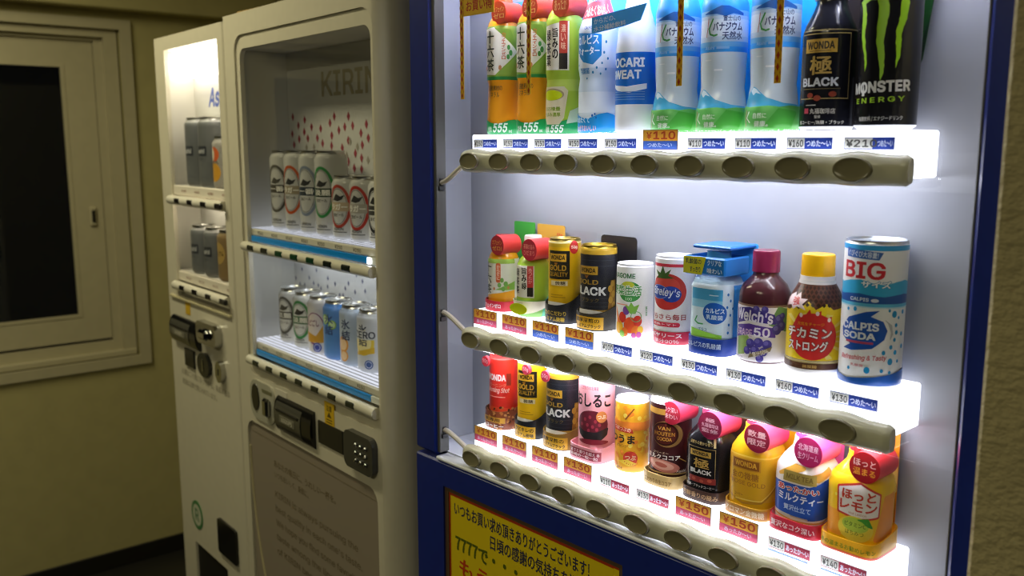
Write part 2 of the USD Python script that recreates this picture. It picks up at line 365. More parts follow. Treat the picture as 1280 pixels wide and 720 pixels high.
put(VM, 'lamp', cbox(-0.05, 0.72, 0.030, 0.055, 1.872, 1.884, 0.003), M['led_top'], smooth=False)
put(VM, 'inner_floor', cbox(-0.1365, 0.806, 0.0190, 0.114, 1.0615, 1.0640, 0.0005), M['gloss'], '#d9dde6', smooth=False)
put(VM, 'poster_frame', slab(sbox(-0.0735, 0.56, 0.318, 1.013).difference(sbox(-0.0645, 0.5, 0.31, 1.0055)), -0.001, 0.003), M['matte'], '#5a4632')

PRICES = [['¥150']*3 + ['¥150', '¥150', '¥110', '¥110', '¥110', '¥160', '¥210'],
          ['¥110']*4 + ['¥100', '¥120', '¥130', '¥130', '¥160', '¥130'],
          ['¥110']*3 + ['¥130', '¥110', '¥130', '¥150', '¥150', '¥130', '¥140']]
def price_tag(shelf, x, z, price, hot, card):
    a = Art(); C2 = '#a82646' if hot else '#1e3c9a'; C2c = '#bc4264' if hot else '#3a5eb4'
    word = 'あったか〜い' if hot else 'つめた〜い'
    if card:
        a.rect(-27.5, -12, 27.5, 13, '#6e4a1e').rect(-26.8, -1, 26.8, 12.3, '#f2b440').rect(-26.8, -11.4, 26.8, -1, C2c)
        a.text('¥', -22, 1.5, -13.5, 10, '#cc5428', 1).text(price[1:], -11, 0.8, 24, 11, '#c24a24', 2)
        a.text(word, -20, -8.8, 19, -3.4, '#c9b4cf' if hot else '#b9c6e6')
    else:
        big = price == '¥210'
        a.rect(-27.5, -6.6, 27.5, 6.6, '#e4e8f2').rect(-27, -6.2, 27, 6.2, C2)
        a.rect(-26.6, -5.4, 4 if big else -5.4, 5.6, '#c9c9c4')
        a.text(price, -25, -4, 9 if big else -7, 4.2, '#4a4a48', 2)
        a.text(word, 9.5 if big else -3.5, -3.4, 25.5, 3.6, '#dfe6ff')
    zc = z + (0.0305 if card else 0.0262)
    y = 0.0265 if card else 0.0290
    pl = cbox(x-0.0275, x+0.0275, y, y+0.0012, zc-(0.012 if card else 0.0066), zc+(0.013 if card else 0.0066), 0.0003)
    s = Flat((x, y-0.0001, zc)); g = flat_tris(a, s, None, 0.05, 0.03)
    v, f, n = meshkit.arrays(pl, False); n = np.zeros_like(v); n[:, 1] = -1
    v = np.vstack([v, g[0]]); f2 = np.vstack([f, g[1]+len(n)]); c = np.vstack([np.tile(lin('#d8d8d8'), (len(n), 1)), g[3]])
    define(numbered(str(shelf.GetPath()), 'price_tag'), v, f2, None, M['tag'], c)
CARDS = [[5], [0, 1, 2, 3], [0, 1, 2, 3, 6, 7]]
def bar_mesh():
    nx, na = 161, 22
    xs = np.linspace(-0.0285, 9*P+0.055, nx); V = []
    for x in xs:
        w = math.cos(2*math.pi*x/P) if -0.5*P < x < 9.5*P else -1.0
        e = min(1, (min(x-xs[0], (xs[-1]-x)*3)/0.010))
        e = 0.80 + 0.20*math.sqrt(max(0, 1-(1-e)**2))
        up = (0.0168+0.0018*w)*e; dn = (0.0168+0.0006*w)*e; fr = (0.0128+0.0018*w)*e
        a = np.arange(na)*2*np.pi/na; ca, sa = np.cos(a), np.sin(a)
        sq = (np.abs(ca)**2.6+np.abs(sa)**2.6)**(-1/2.6)
        z = np.where(sa > 0, up, dn)*sa*sq
        V.append(np.stack([np.full(na, x), 0.0105+np.where(ca > 0, -fr*ca*sq, -0.005*ca*sq), z], 1))
    k = nx; V = np.vstack(V+[[[xs[0], 0.0105, 0]], [[xs[-1], 0.0105, 0]]])
    i, j = np.meshgrid(np.arange(k-1), np.arange(na), indexing='ij')
    f = np.stack([i*na+j, i*na+(j+1) % na, (i+1)*na+(j+1) % na, (i+1)*na+j], -1).reshape(-1, 4); m = k*na
    caps = [(m, (j+1) % na, j) for j in range(na)]+[(m+1, (k-1)*na+j, (k-1)*na+(j+1) % na) for j in range(na)]
    t = trimesh.Trimesh(V, np.vstack([f[:, [0, 1, 2]], f[:, [0, 2, 3]], caps]), process=False); trimesh.repair.fix_normals(t); return t
def button_mesh():
    """oval lens, a little dished, with a fine lip"""
    prof = [(0, 0.4), (0.25, 0.2), (0.6, -0.3), (0.86, -0.9), (0.93, -1.9), (1.0, -1.7), (1.03, -0.6), (1.04, 2.5)]
    th = np.arange(36)*2*np.pi/36; V = [[0, -0.0004+0.0002, 0]]
    for q, d in prof[1:]: V += [[0.0205*q*math.cos(t), 0.001*d, 0.0122*q*math.sin(t)] for t in th]
    f = [(0, 1+j, 1+(j+1) % 36) for j in range(36)]
    for r in range(len(prof)-2):
        for j in range(36):
            a, b, c, d = 1+r*36+j, 1+r*36+(j+1) % 36, 1+(r+1)*36+(j+1) % 36, 1+(r+1)*36+j
            f += [(a, d, c), (a, c, b)]
    t = trimesh.Trimesh(V, f, process=False); t.fix_normals(); 
    return t
BARM, BUT = bar_mesh(), button_mesh()
for r, zr in enumerate(ROW):
    sh = put(VM, 'shelf', cat(cbox(-0.034, 0.651, 0.0305, 0.108, zr-0.010, zr+0.040, 0.002)), M['led'], smooth=False)
    put(sh, 'lamp', cbox(-0.02, 0.64, 0.034, 0.044, zr-0.0145, zr-0.0102, 0.0005), M['strip'], smooth=False)
    put(sh, 'acrylic_tray', cat(cbox(-0.036, 0.655, 0.0288, 0.0303, zr-0.020, zr+0.0415, 0.0005), cbox(0.6515, 0.656, 0.03, 0.108, zr-0.02, zr+0.0405, 0.001)), M['pane'], smooth=False)
    for i in range(10):
        price_tag(sh, i*P, zr, PRICES[r][i], (r == 2) or (r == 1 and i < 2), i in CARDS[r])
    if r == 2:
        for x in (8*P, 9*P): put(sh, 'index_strip', cbox(x-0.026, x+0.026, 0.0265, 0.0275, zr+0.0165, zr+0.0185, 0.0002), M['print'], '#3a5fc0')
    m = BARM.copy(); m.apply_translation([0, 0, zr]); bar = put(VM, 'button_bar', m, M['bar'], smooth=50)
    for i in range(10):
        m = BUT.copy(); m.apply_translation([i*P, -0.0042, zr]); put(bar, 'button', m, M['button'], smooth=40)
    put(bar, 'lamp', cbox(-0.02, 0.64, 0.0163, 0.0182, zr+0.004, zr+0.0138, 0.0003), M['bar_led'], smooth=False)
    up = {0: -0.034, 1: 0.030, 2: 0.024}[r]
    put(bar, 'cable', tube([(-0.024, 0.016, zr-0.004 if r == 0 else zr), (-0.045, 0.015, zr+up*0.35), (-0.070, 0.012, zr+up*0.85), (-0.089, 0.010, zr+up)], 0.0042), M['matte'], '#c9c2b4')
    put(VM, 'cable_clip', cat(cbox(-0.0915, -0.084, 0.004, 0.016, zr+up-0.014, zr+up-0.006, 0.001), cbox(-0.0915, -0.085, 0.006, 0.014, zr+up-0.006, zr+up+0.006, 0.001)), M['matte'], '#1c1c1e')
edges = [1.836, ROW[0]-0.019, ROW[0]-0.0195, ROW[1]-0.019, ROW[1]-0.0195, ROW[2]-0.019]
for k, zr in enumerate(ROW):                # one clear pane above each bar, down to the bar's top
    top = 1.834 if k == 0 else ROW[k-1]-0.021
    put(VM, 'clear_pane', cbox(-0.086, 0.731, 0.0190, 0.0205, zr+0.0175, top, 0), M['pane'], smooth=False)

# poster in the frame below
PO = thing('poster', 'yellow handwritten thank-you poster with a red border in the blue lower front', 'poster', (-0.0645, 0.002, 1.0052))
put(PO, 'sheet', cbox(0, 0.3745, -0.0012, 0.0, -0.40, 0, 0.0002), M['print'], '#e2c81c', smooth=False)
a = Art(); a.add(sbox(0, -400, 374, 0).difference(sbox(4, -396, 363, -5)), '#b8401c'); a.rect(363.2, -400, 374, -4, '#e2c81c')
INK = '#3a3a4e'
x = 14.0
a.text('いつもお買い求め頂きありがとうございます！', 14, -36, 318, -12, INK, 1)
a.text('日頃の感謝の気持ちを込めて', 104, -66, 330, -42, INK, 1)
a.text('7777で・・・', 16, -97, 168, -72, '#5a6418', 2).text('もう一本当たり！', 26, -140, 330, -106, '#c2401c', 3)
show(PO, a, Flat((0, -0.0013, 0)), 'border')

# checked tape strips and a small banner hung inside the pane
def check_strip(x, ztop, zbot, label, group='checked tape strips'):
    t = thing('tape_strip', label, 'tape strip', (x, 0.0175, zbot), group=group)
    h = (ztop-zbot)*1000
    put(t, 'strip', cbox(-0.0042, 0.0042, 0, 0.0008, 0, ztop-zbot, 0.0002), M['print'], '#dba81c')
    a = Art(); k = 0; v = 5.0
    while v < h-4:
        a.poly([(0, v-4.6), (2.0, v), (0, v+4.6), (-2.0, v)], '#a8321e'); v += 12.5
        a.poly([(-4.1, v-9.5), (-2.7, v-6.3), (-4.1, v-3.1)], '#8a5a1e').poly([(4.1, v-9.5), (2.7, v-6.3), (4.1, v-3.1)], '#8a5a1e')
    show(t, a, Flat((0, 0, 0)), 'check_print', one=True)
check_strip(-0.0405, 1.834, 1.644, 'yellow and red checked tape strip hanging furthest left, clear of the bottles')
check_strip(0.1085, 1.834, 1.646, 'yellow and red checked tape strip hanging before the second tea bottle from the left')
check_strip(0.3735, 1.834, 1.645, 'yellow and red checked tape strip hanging before the leftmost water bottle')
check_strip(0.5080, 1.834, 1.642, 'yellow and red checked tape strip hanging before the rightmost water bottle')
BN = thing('banner', 'narrow yellow banner with red print above the leftmost tea bottle', 'banner', (-0.044, 0.0178, 1.767))
put(BN, 'strip', cbox(0, 0.078, 0, 0.0008, 0, 0.026, 0.0002), M['print'], '#e0b01e')
show(BN, Art().text('お買い得', 14, 6, 74, 22, '#b8321c', 2).ell(4, 6, 5, 6, '#d8782c'), Flat((0, 0, 0)), 'print', one=True)
# ------------------------------------------------------------------ beer machine in the middle (its own coordinates = room frame)
BM = thing('vending_machine', 'cream beer vending machine with a rounded glass window, standing in the middle', 'vending machine', (O2[0], O2[1], 0), A2)
SL = [Z0-0.1925, Z0-0.444]                  # the two rows of selection buttons
def plan(u0, u1, v0, v1, rl, rr):
    g = np.linspace(0, math.pi/2, 9)
    pts = [(u0, v1)] + [(u0+rl-rl*math.cos(t), v0+rl-rl*math.sin(t)) for t in g] + [(u1-rr+rr*math.sin(t), v0+rr-rr*math.cos(t)) for t in g] + [(u1, v1)]
    return Polygon(pts)
def extr(poly, z0, z1):
    m = trimesh.creation.extrude_polygon(poly, z1-z0, engine='earcut'); m.apply_translation([0, 0, z0]); return m
U0, U1, TB = -0.120, 0.536, Z0+0.294
b = extr(plan(U0, U1, 0, 0.60, 0.012, 0.046), 0.04, TB)
OPEN = rrect(-0.043, Z0-0.462, 0.488, Z0+0.222, 0.022)
b = diff(b, slab(rrect(-0.060, Z0-0.475, 0.500, Z0+0.250, 0.034), -0.05, 0.0045), slab(OPEN, -0.05, 0.0145))
b = diff(b, cbox(-0.092, 0.519, 0.0143, 0.137, Z0-0.465, Z0+0.225, 0))
b = diff(b, slab(rrect(-0.083, 0.30, 0.482, Z0-0.587, 0.03), -0.05, 0.0075))
put(BM, 'cabinet', b, M['cream'], smooth=30)
put(BM, 'back_panel', cbox(-0.091, 0.518, 0.1335, 0.1365, Z0-0.464, Z0+0.224, 0), M['matte'], '#c6c6c0', smooth=False)
put(BM, 'side_panel', cbox(-0.0915, -0.0895, 0.0147, 0.133, Z0-0.464, Z0+0.224, 0), M['matte'], '#bdbdb6', smooth=False)
a = Art()
UPS = [(-69,85),(-43,66),(-12,78),(-74,48),(-41,36),(-16,52),(19,62),(0,38),(-67,24),(60,58),(44,38),(67,27),(102,69),(121,82),(108,43),(106,22),(139,54),(164,60),(180,81),(196,62),(177,33),(151,18),(228,47),(250,64),(256,37),(232,24),(204,7),(228,-2),(175,-10),(198,-23),(227,-24),(88,3),(290,60),(310,30),(330,72),(350,44),(300,5),(380,66),(372,20),(410,50),(345,5)]
GRY = [(-7,18),(28,19),(184,31),(213,20),(169,3),(253,-6),(120,1),(-48,6),(-79,6),(285,20),(325,-4),(398,8)]
LOW = [(-83,-279),(-63,-291),(-40,-290),(-16,-271),(-6,-296),(4,-281),(26,-283),(38,-289),(59,-299),(71,-262),(69,-281),(103,-271),(122,-293),(137,-292),(147,-275),(161,-263),(188,-278),(195,-241),(219,-252),(229,-271),(216,-300),(254,-299),(280,-262),(300,-290),(330,-255),(350,-285),(390,-270),(420,-250),(20,-250),(150,-235),(-50,-255)]
def dia(x, z, w, h, c): a.poly([(x-w, z), (x, z-h), (x+w, z), (x, z+h)], c)
for x, z in UPS: dia(x, z+1550, 6.6, 10, '#983a48')
for x, z in GRY: dia(x, z+1550, 6, 9, '#9a9486')
for x, z in LOW: dia(x, z+1550, 4.4, 6.2, '#6c6e80')
a.text('KIRIN', 71, 1550+124, 300, 1550+175, '#a59d80', 1)
show(BM, a, Flat((0, 0.1334, 0)), 'diamond_print', mat=M['matte'])
# a shelf unit: lit tray, price rail, blue strip, bar of buttons
for k, zs in enumerate(SL):
    sh = put(BM, 'shelf', cbox(-0.088, 0.516, 0.024, 0.1325, zs+0.004, zs+0.0335, 0.001), M['matte'], '#d2d2cc', smooth=False)
    put(sh, 'light_tray', cbox(-0.088, 0.516, 0.0245, 0.131, zs+0.0336, zs+0.0358, 0.0004), M['led2'], smooth=False)
    if k == 0: put(sh, 'lamp', cbox(-0.02, 0.48, 0.060, 0.078, zs-0.006, zs+0.0035, 0.002), M['led3'], smooth=False)
    put(sh, 'price_rail', cbox(-0.052, 0.487, 0.0145, 0.0238, zs+0.0235, zs+0.0372, 0.0015), M['matte'], '#c9c5b4', smooth=False)
    put(sh, 'blue_strip', cbox(-0.040, 0.448, 0.0105, 0.0150, zs+0.0105, zs+0.0232, 0.001), M['gloss'], '#1b86d8', smooth=False)
    put(sh, 'end_block', cbox(0.449, 0.487, 0.0105, 0.0235, zs+0.0105, zs+0.0232, 0.001), M['gloss'], '#cfd2cc', smooth=False)
    for q in range(8): put(sh, 'grille_wire', tube([(-0.086, 0.030+0.013*q, zs+0.0363), (0.2, 0.030+0.013*q, zs+0.0363), (0.514, 0.030+0.013*q, zs+0.0363)], 0.0009, 6), M['chrome'])
    for i in range(7): show(sh, Art().text(['¥360', '¥360', '¥360', '¥360', '¥250', '¥250', '¥250'][i] if k == 0 else ['¥250', '¥250', '¥170', '¥150', '¥150', '¥150', '¥150'][i], i*68-14, -3.2, i*68+14, 3.4, '#55514a', 1), Flat((0, 0.0144, zs+0.0303)), 'price', one=True)
    bar = put(sh, 'button_bar', tube([(-0.052, 0, zs), (0.2, 0, zs), (0.486, 0, zs)], 0.0105, 14), M['gloss'], '#d6d2bf', smooth=50)
    for i in range(7): put(bar, 'button', cbox(i*P-0.0155, i*P+0.0155, -0.0118, -0.004, zs-0.006, zs+0.006, 0.002), M['gloss'], '#1d241f' if not (k == 0 and 2 <= i <= 4) else '#16402a', smooth=False)
    if k == 0: put(sh, 'pilot_lamp', cbox(0.453, 0.463, 0.0075, 0.0104, zs+0.011, zs+0.0225, 0.001), M['pilot'], smooth=False)
put(BM, 'glass_pane', cbox(-0.0425, 0.4875, 0.0115, 0.0140, SL[0]+0.0385, Z0+0.2215, 0), M['pane'], smooth=False)
put(BM, 'glass_pane', cbox(-0.0425, 0.4875, 0.0115, 0.0140, SL[1]+0.0385, SL[0]-0.011, 0), M['pane'], smooth=False)
# controls
cs = put(BM, 'coin_plate', slab(rrect(-0.050, Z0-0.572, 0.072, Z0-0.484, 0.030), -0.004, 0.002), M['gloss'], '#aaa898')
put(cs, 'coin_slot', slab(affinity.scale(Point(0, 0).buffer(1), 0.018, 0.030), -0.0062, -0.003).apply_translation([-0.020, 0, Z0-0.523]), M['gloss'], '#191917')
put(cs, 'return_lever', cbox(0.032, 0.056, -0.016, -0.003, Z0-0.553, Z0-0.512, 0.005), M['chrome'])
put(cs, 'coin_plate_print', slab(rrect(0.014, Z0-0.505, 0.062, Z0-0.497, 0.001), -0.0046, -0.0038), M['print'], '#6a6a50', smooth=False)
put(BM, 'notice_sticker', cbox(0.075, 0.128, -0.0008, 0.001, Z0-0.503, Z0-0.483, 0.0003), M['print'], '#d2cdbd', smooth=False)
def barrel(u0, u1, zc, hh, d):
    c = trimesh.creation.cylinder(radius=1.0, height=u1-u0, sections=32); v = np.array(c.vertices)
    c.vertices = np.stack([v[:, 2]+(u0+u1)/2, v[:, 1]*d+0.002, v[:, 0]*hh+zc], 1); trimesh.repair.fix_normals(c); return c
def bill_slot(t, u0, u1, z0, z1):
    zc = (z0+z1)/2; hh = (z1-z0)/2
    hs = put(t, 'bill_slot', barrel(u0, u1, zc, hh, 0.0150), M['gloss'], '#141413', smooth=40)
    put(hs, 'bezel', barrel(u0+0.006, u1-0.042, zc, hh*0.94, 0.0165), M['gloss'], '#4c4b42', smooth=40)
    put(hs, 'slit', cbox(u0+0.014, u1-0.050, -0.0155, -0.008, zc+hh*0.28, zc+hh*0.40, 0.0004), M['base'], smooth=False)
    put(hs, 'plate', cbox(u0+0.030, u1-0.066, -0.0152, -0.010, zc-hh*0.28, zc+hh*0.12, 0.0006), M['gloss'], '#6e6c60', smooth=False)
    show(hs, Art().text('1000円', -24, -5, 24, 5, '#c9c6b4', 1), Flat(((u0+u1-0.036)/2, -0.0153, zc-hh*0.08)), 'lettering', one=True)
bill_slot(BM, 0.088, 0.252, Z0-0.573, Z0-0.495)
put(BM, 'warning_sticker', cbox(0.292, 0.330, -0.0008, 0.001, Z0-0.510, Z0-0.463, 0.0003), M['print'], '#d8b01c', smooth=False)
show(BM, Art().text('注意', -11, 6, 11, 18, '#4a3a10').poly([(-9, -6), (9, -6), (0, 5)], '#5a4410').rect(-12, -12, 12, -10, '#5a4410').rect(-12, -17, 12, -15, '#5a4410'), Flat((0.311, -0.0009, Z0-0.4865)), 'warning_print', one=True)
put(BM, 'display', cbox(0.266, 0.364, -0.003, 0.002, Z0-0.553, Z0-0.507, 0.001), M['gloss'], '#1a1a1a', smooth=False)
rt = put(BM, 'card_reader', slab(rrect(0.384, Z0-0.562, 0.487, Z0-0.492, 0.016), -0.012, 0.002), M['gloss'], '#3c3c38')
for k in range(9): put(rt, 'stud', trimesh.creation.icosphere(1, 0.0045).apply_translation([0.432+0.017*(k % 3), -0.013, Z0-0.512-0.015*(k//3)]), M['chrome'])
# lower plate with print
put(BM, 'lower_panel', slab(rrect(-0.081, 0.302, 0.480, Z0-0.589, 0.029), 0.0045, 0.0085), M['matte'], '#8f8474', smooth=30)
a = Art(); INK = '#6b5d42'
a.text('あなたの毎日に、うれしい一杯を。', 40, -668, 316, -652, INK, 1).text('いつもおいしく、新鮮に。', 42, -692, 200, -677, INK, 0)
for k, t in enumerate(['KIRIN is always pursuing the', 'best quality in each one\'s taste.', 'We hope you find some favorite', 'taste among the lineup', 'of KIRIN beer products.']):
    a.text(t, 40, -741-33*k, [398, 412, 398, 330, 340][k], -722-33*k, INK, 0)
a.line([(-70, -612), (470, -612)], 1.2, '#7d7157')
show(BM, a, Flat((0, 0.0044, Z0)), 'panel_print', mat=M['matte'], one=True)
c = [(-0.079, 0.90), (-0.074, 0.80), (-0.058, 0.70), (-0.030, 0.60), (0.02, 0.48), (0.08, 0.38), (0.14, 0.304)]
put(BM, 'curved_trim', tube([(u, 0.0045, z) for u, z in c], 0.0035, 8), M['gloss'], '#b8ad88')
WG = thing('wooden_slat', 'short tan wooden slat lying on top of the middle machine at its left end', 'wooden slat', F2(-0.060, 0.055, TB), A2+0.06)
put(WG, 'slat', cbox(-0.050, 0.048, -0.022, 0.022, 0.003, 0.013, 0.002), M['matte'], '#a98a50', smooth=False)
for x in (-0.040, 0.020): put(WG, 'foot', cbox(x, x+0.018, -0.018, 0.018, 0, 0.004, 0.0005), M['matte'], '#3a2f20', smooth=False)

# ------------------------------------------------------------------ narrow beer machine at the far left
NM = thing('vending_machine', 'narrow cream beer vending machine with a bright lamp at its top, at the far left', 'vending machine', (O2[0], O2[1], 0), A2)
U0, U1, TN = -0.575, -0.127, Z0+0.2865
b = extr(plan(U0, U1, 0.004, 0.62, 0.012, 0.010), 0.04, TN)
b = diff(b, cbox(-0.498, -0.160, -0.05, 0.0145, Z0-0.357, Z0+0.254, 0), cbox(-0.542, -0.140, 0.0143, 0.095, Z0-0.357, Z0+0.254, 0), cbox(-0.476, -0.258, -0.05, 0.13, 0.09, Z0-1.022, 0))
put(NM, 'cabinet', b, M['cream'], smooth=30)
put(NM, 'back_panel', cbox(-0.541, -0.141, 0.0915, 0.0945, Z0-0.356, Z0+0.253, 0), M['matte'], '#cfcfc8', smooth=False)
put(NM, 'side_panel', cbox(-0.5415, -0.5395, 0.0147, 0.091, Z0-0.356, Z0+0.253, 0), M['matte'], '#d6d4ca', smooth=False)
put(NM, 'lamp', cbox(-0.534, -0.146, 0.028, 0.082, Z0+0.190, Z0+0.250, 0.012), M['lamp3'], smooth=30)
show(NM, Art().text('Asahi', -449, 116, -290, 166, '#2f4fa6', 2, shear=16), Flat((0, 0.0914, Z0)), 'lettering', one=True)
SN = [Z0-0.113, Z0-0.331]
for k, zs in enumerate(SN):
    sh = put(NM, 'shelf', cbox(-0.5385, -0.142, 0.0235, 0.0912, zs+0.004, zs+0.0345, 0.001), M['matte'], '#d6d4cc', smooth=False)
    put(sh, 'price_rail', cbox(-0.497, -0.162, 0.009, 0.0232, zs+0.0115, zs+0.0365, 0.002), M['matte'], '#d6cfc0', smooth=False)
    if k == 0: put(sh, 'lamp', cbox(-0.48, -0.18, 0.030, 0.045, zs-0.004, zs+0.0035, 0.001), M['lamp4'], smooth=False)
    for i in range(4): show(sh, Art().text('¥280' if k == 0 else '¥210', i*86-442, -3, i*86-410, 3, '#8a5a4a', 1), Flat((0, 0.0089, zs+0.024)), 'price', one=True)
    bar = put(sh, 'button_bar', tube([(-0.500, 0, zs), (-0.3, 0, zs), (-0.158, 0, zs)], 0.0115, 14), M['gloss'], '#dad6c6', smooth=50)
    for i in range(4): put(bar, 'button', cbox(i*0.0865-0.426-0.017, i*0.0865-0.426+0.017, -0.0125, -0.004, zs-0.0065, zs+0.0065, 0.002), M['gloss'], '#1e1c1c', smooth=False)
put(NM, 'glass_pane', cbox(-0.4975, -0.1605, 0.0055, 0.008, SN[0]+0.038, Z0+0.2535, 0), M['pane'], smooth=False)
put(NM, 'glass_pane', cbox(-0.4975, -0.1605, 0.0055, 0.008, SN[1]+0.038, SN[0]-0.013, 0), M['pane'], smooth=False)
put(NM, 'trim_strip', cbox(-0.545, -0.150, -0.002, 0.006, Z0-0.3665, Z0-0.3605, 0.001), M['gloss'], '#c6bd98', smooth=False)
bill_slot(NM, -0.530, -0.350, Z0-0.482, Z0-0.412)
cr = put(NM, 'coin_return', slab(rrect(-0.336, Z0-0.450, -0.214, Z0-0.396, 0.016), -0.014, 0.006), M['chrome'])
put(cr, 'lever', cbox(-0.30, -0.25, -0.026, -0.012, Z0-0.436, Z0-0.412, 0.006), M['chrome'])
put(NM, 'display', cbox(-0.462, -0.398, -0.001, 0.006, Z0-0.536, Z0-0.490, 0.001), M['gloss'], '#161616', smooth=False)
kn = put(NM, 'coin_inlet', slab(affinity.scale(Point(0, 0).buffer(1), 0.038, 0.030), -0.006, 0.006).apply_translation([-0.325, 0, Z0-0.510]), M['gloss'], '#1c1d1c')
put(kn, 'slot', cbox(-0.329, -0.321, -0.0072, -0.004, Z0-0.526, Z0-0.494, 0.0005), M['chrome'])
kl = put(NM, 'key_lock', slab(affinity.scale(Point(0, 0).buffer(1), 0.020, 0.026), -0.008, 0.006).apply_translation([-0.222, 0, Z0-0.507]), M['chrome'])
put(kl, 'keyhole', cbox(-0.224, -0.220, -0.0088, -0.006, Z0-0.515, Z0-0.499, 0.0004), M['base'])
put(NM, 'caution_sticker', cbox(-0.446, -0.414, 0.0028, 0.005, Z0-0.400, Z0-0.362, 0.0003), M['print'], '#d0a818', smooth=False)
a = Art(); INK = '#7a715c'
a.text('お酒は二十歳になってから。未成年者の', -500, -566, -188, -549, INK, 0).text('飲酒は法律で禁じられています。', -498, -592, -270, -576, INK, 0)
show(NM, a, Flat((0, 0.0039, Z0)), 'notice', one=True)
st = put(NM, 'round_sticker', slab(Point(0, 0).buffer(0.039), 0.0028, 0.005).apply_translation([-0.449, 0, Z0-0.940]), M['print'], '#3a7a48')
show(st, Art().ell(0, 0, 29, 29, '#c2c6b0').text('R', -13, -17, 13, 17, '#4a7a58', 2), Flat((-0.449, 0.0027, Z0-0.940)), 'emblem', one=True)
put(NM, 'change_box', slab(rrect(-0.298, Z0-0.985, -0.182, Z0-0.895, 0.010), -0.002, 0.006), M['gloss'], '#121212')
put(NM, 'outlet_flap', cbox(-0.4755, -0.2585, 0.010, 0.015, 0.0905, Z0-1.0225, 0.001), M['matte'], '#0b0b0b', smooth=False)

# ------------------------------------------------------------------ beer cans
def beer_prof(h, r=33): return [(0, r-8), (1.5, r-5), (8, r), (h-16, r), (h-7, r-5), (h-4, r-6), (h-2, r-5), (h, r-5.2), (h-0.4, r-6.6), (h-3.5, r-7.5)]
def beer(u, v, z, h, body, art, label, group, rz=0.0, name='beer_can', cat_='can', lid='#c4c4c0'):
    t = thing(name, label, cat_, F2(u, v, z), A2+rz, group)
    pr = beer_prof(h); i = 5
    sf = Surf(pr)
    low, top = Surf(pr[:5]), Surf(pr[4:])
    put(t, 'body', low.body(40), M['gloss'], body, smooth=40)
    ld = put(t, 'lid', top.body(40), M['metal'], lid, smooth=40)
    put(ld, 'pull_tab', cbox(-0.006, 0.006, -0.014, 0.006, (h-3.4)*0.001, (h-2.0)*0.001, 0.0005), M['metal'], '#b0b0ac', smooth=False)
    a = Art(sbox(-95, 1, 95, h-10)); art(a, h); show(t, a, sf, 'label', mat=M['print'])
    return t
def brewery(ringc, bandc, txt, c2='#3a3a3a'):
    def f(a, h):
        m = h*0.52; R = 29 if h > 140 else 27; rv = h*(0.30 if h > 140 else 0.34)
        a.band(33, 0, 4, '#cdcdc8').ring(0, m, R, rv, 6, ringc).ring(0, m, R-7.5, rv-7.5, 0.9, c2)
        a.poly([(-14, m+12), (-4, m+24), (6, m+19), (15, m+22), (9, m+13), (0, m+10)], c2)
        a.rect(-23, m-9, 23, m+8, bandc, 2).text(txt, -20, m-6.5, 20, m+5.5, '#e8e6dc', 2).text('生ビール', -13, m-19, 13, m-12.5, c2, 1)
        a.rect(-18, 14, 18, 15.2, c2).text('KIRIN', -11, 18, 11, 23.5, c2, 1)
    return f
UC = [('black', '#4c4a44', '#3a3834'), ('orange-red', '#b8562e', '#9a8f78'), ('blue-grey', '#7d8796', '#39414c'), ('green', '#3f8a4e', '#2c3c30')]
for i, (nm, rc, bc) in enumerate(UC):
    beer(i*P, 0.078, SL[0]+0.0373, 168, '#bfbfba', brewery(rc, bc, ['一番', 'ラガー', '一番', '淡麗'][i]), f'tall white beer can with a {nm} ring, on the upper shelf of the middle machine', 'tall beer cans in the middle machine', rz=0.38)
for i, (nm, rc, bc) in enumerate([('tan band, left of two', '#a8463a', '#b8a68a'), ('red ring, right of two', '#b03c34', '#a8a49a')]):
    beer((4+i)*P, 0.078, SL[0]+0.0373, 122, '#c2c2bd', brewery(rc, bc, 'ラガー'), f'short beer can with a {nm}, upper shelf of middle machine', 'short beer cans on the upper shelf of the middle machine', rz=0.34)
beer(6*P, 0.078, SL[0]+0.0373, 122, '#dcdcd8', brewery('#3c3c3c', '#4a4a48', '一番'), 'short white beer can with a dark ring, half hidden at upper shelf right edge', 'short beer cans on the upper shelf of the middle machine', rz=0.34)
def fruit(a, h, base, disc, dc, txt, tc, seal=None):
    a.band(33, 3, h-12, base)
    for (x, y, r) in disc: a.ell(x, y, r, r*1.05, dc).ell(x, y, r*0.75, r*0.8, tuple(0.5+0.5*np.array([int(dc[k:k+2], 16)/255 for k in (1, 3, 5)])))
    a.vtext(txt, -12, 52, 10, 96, tc, 3)
    if seal: a.ell(12, 18, 9, 9, seal).ring(12, 18, 6.5, 6.5, 1, '#dfe6ff')
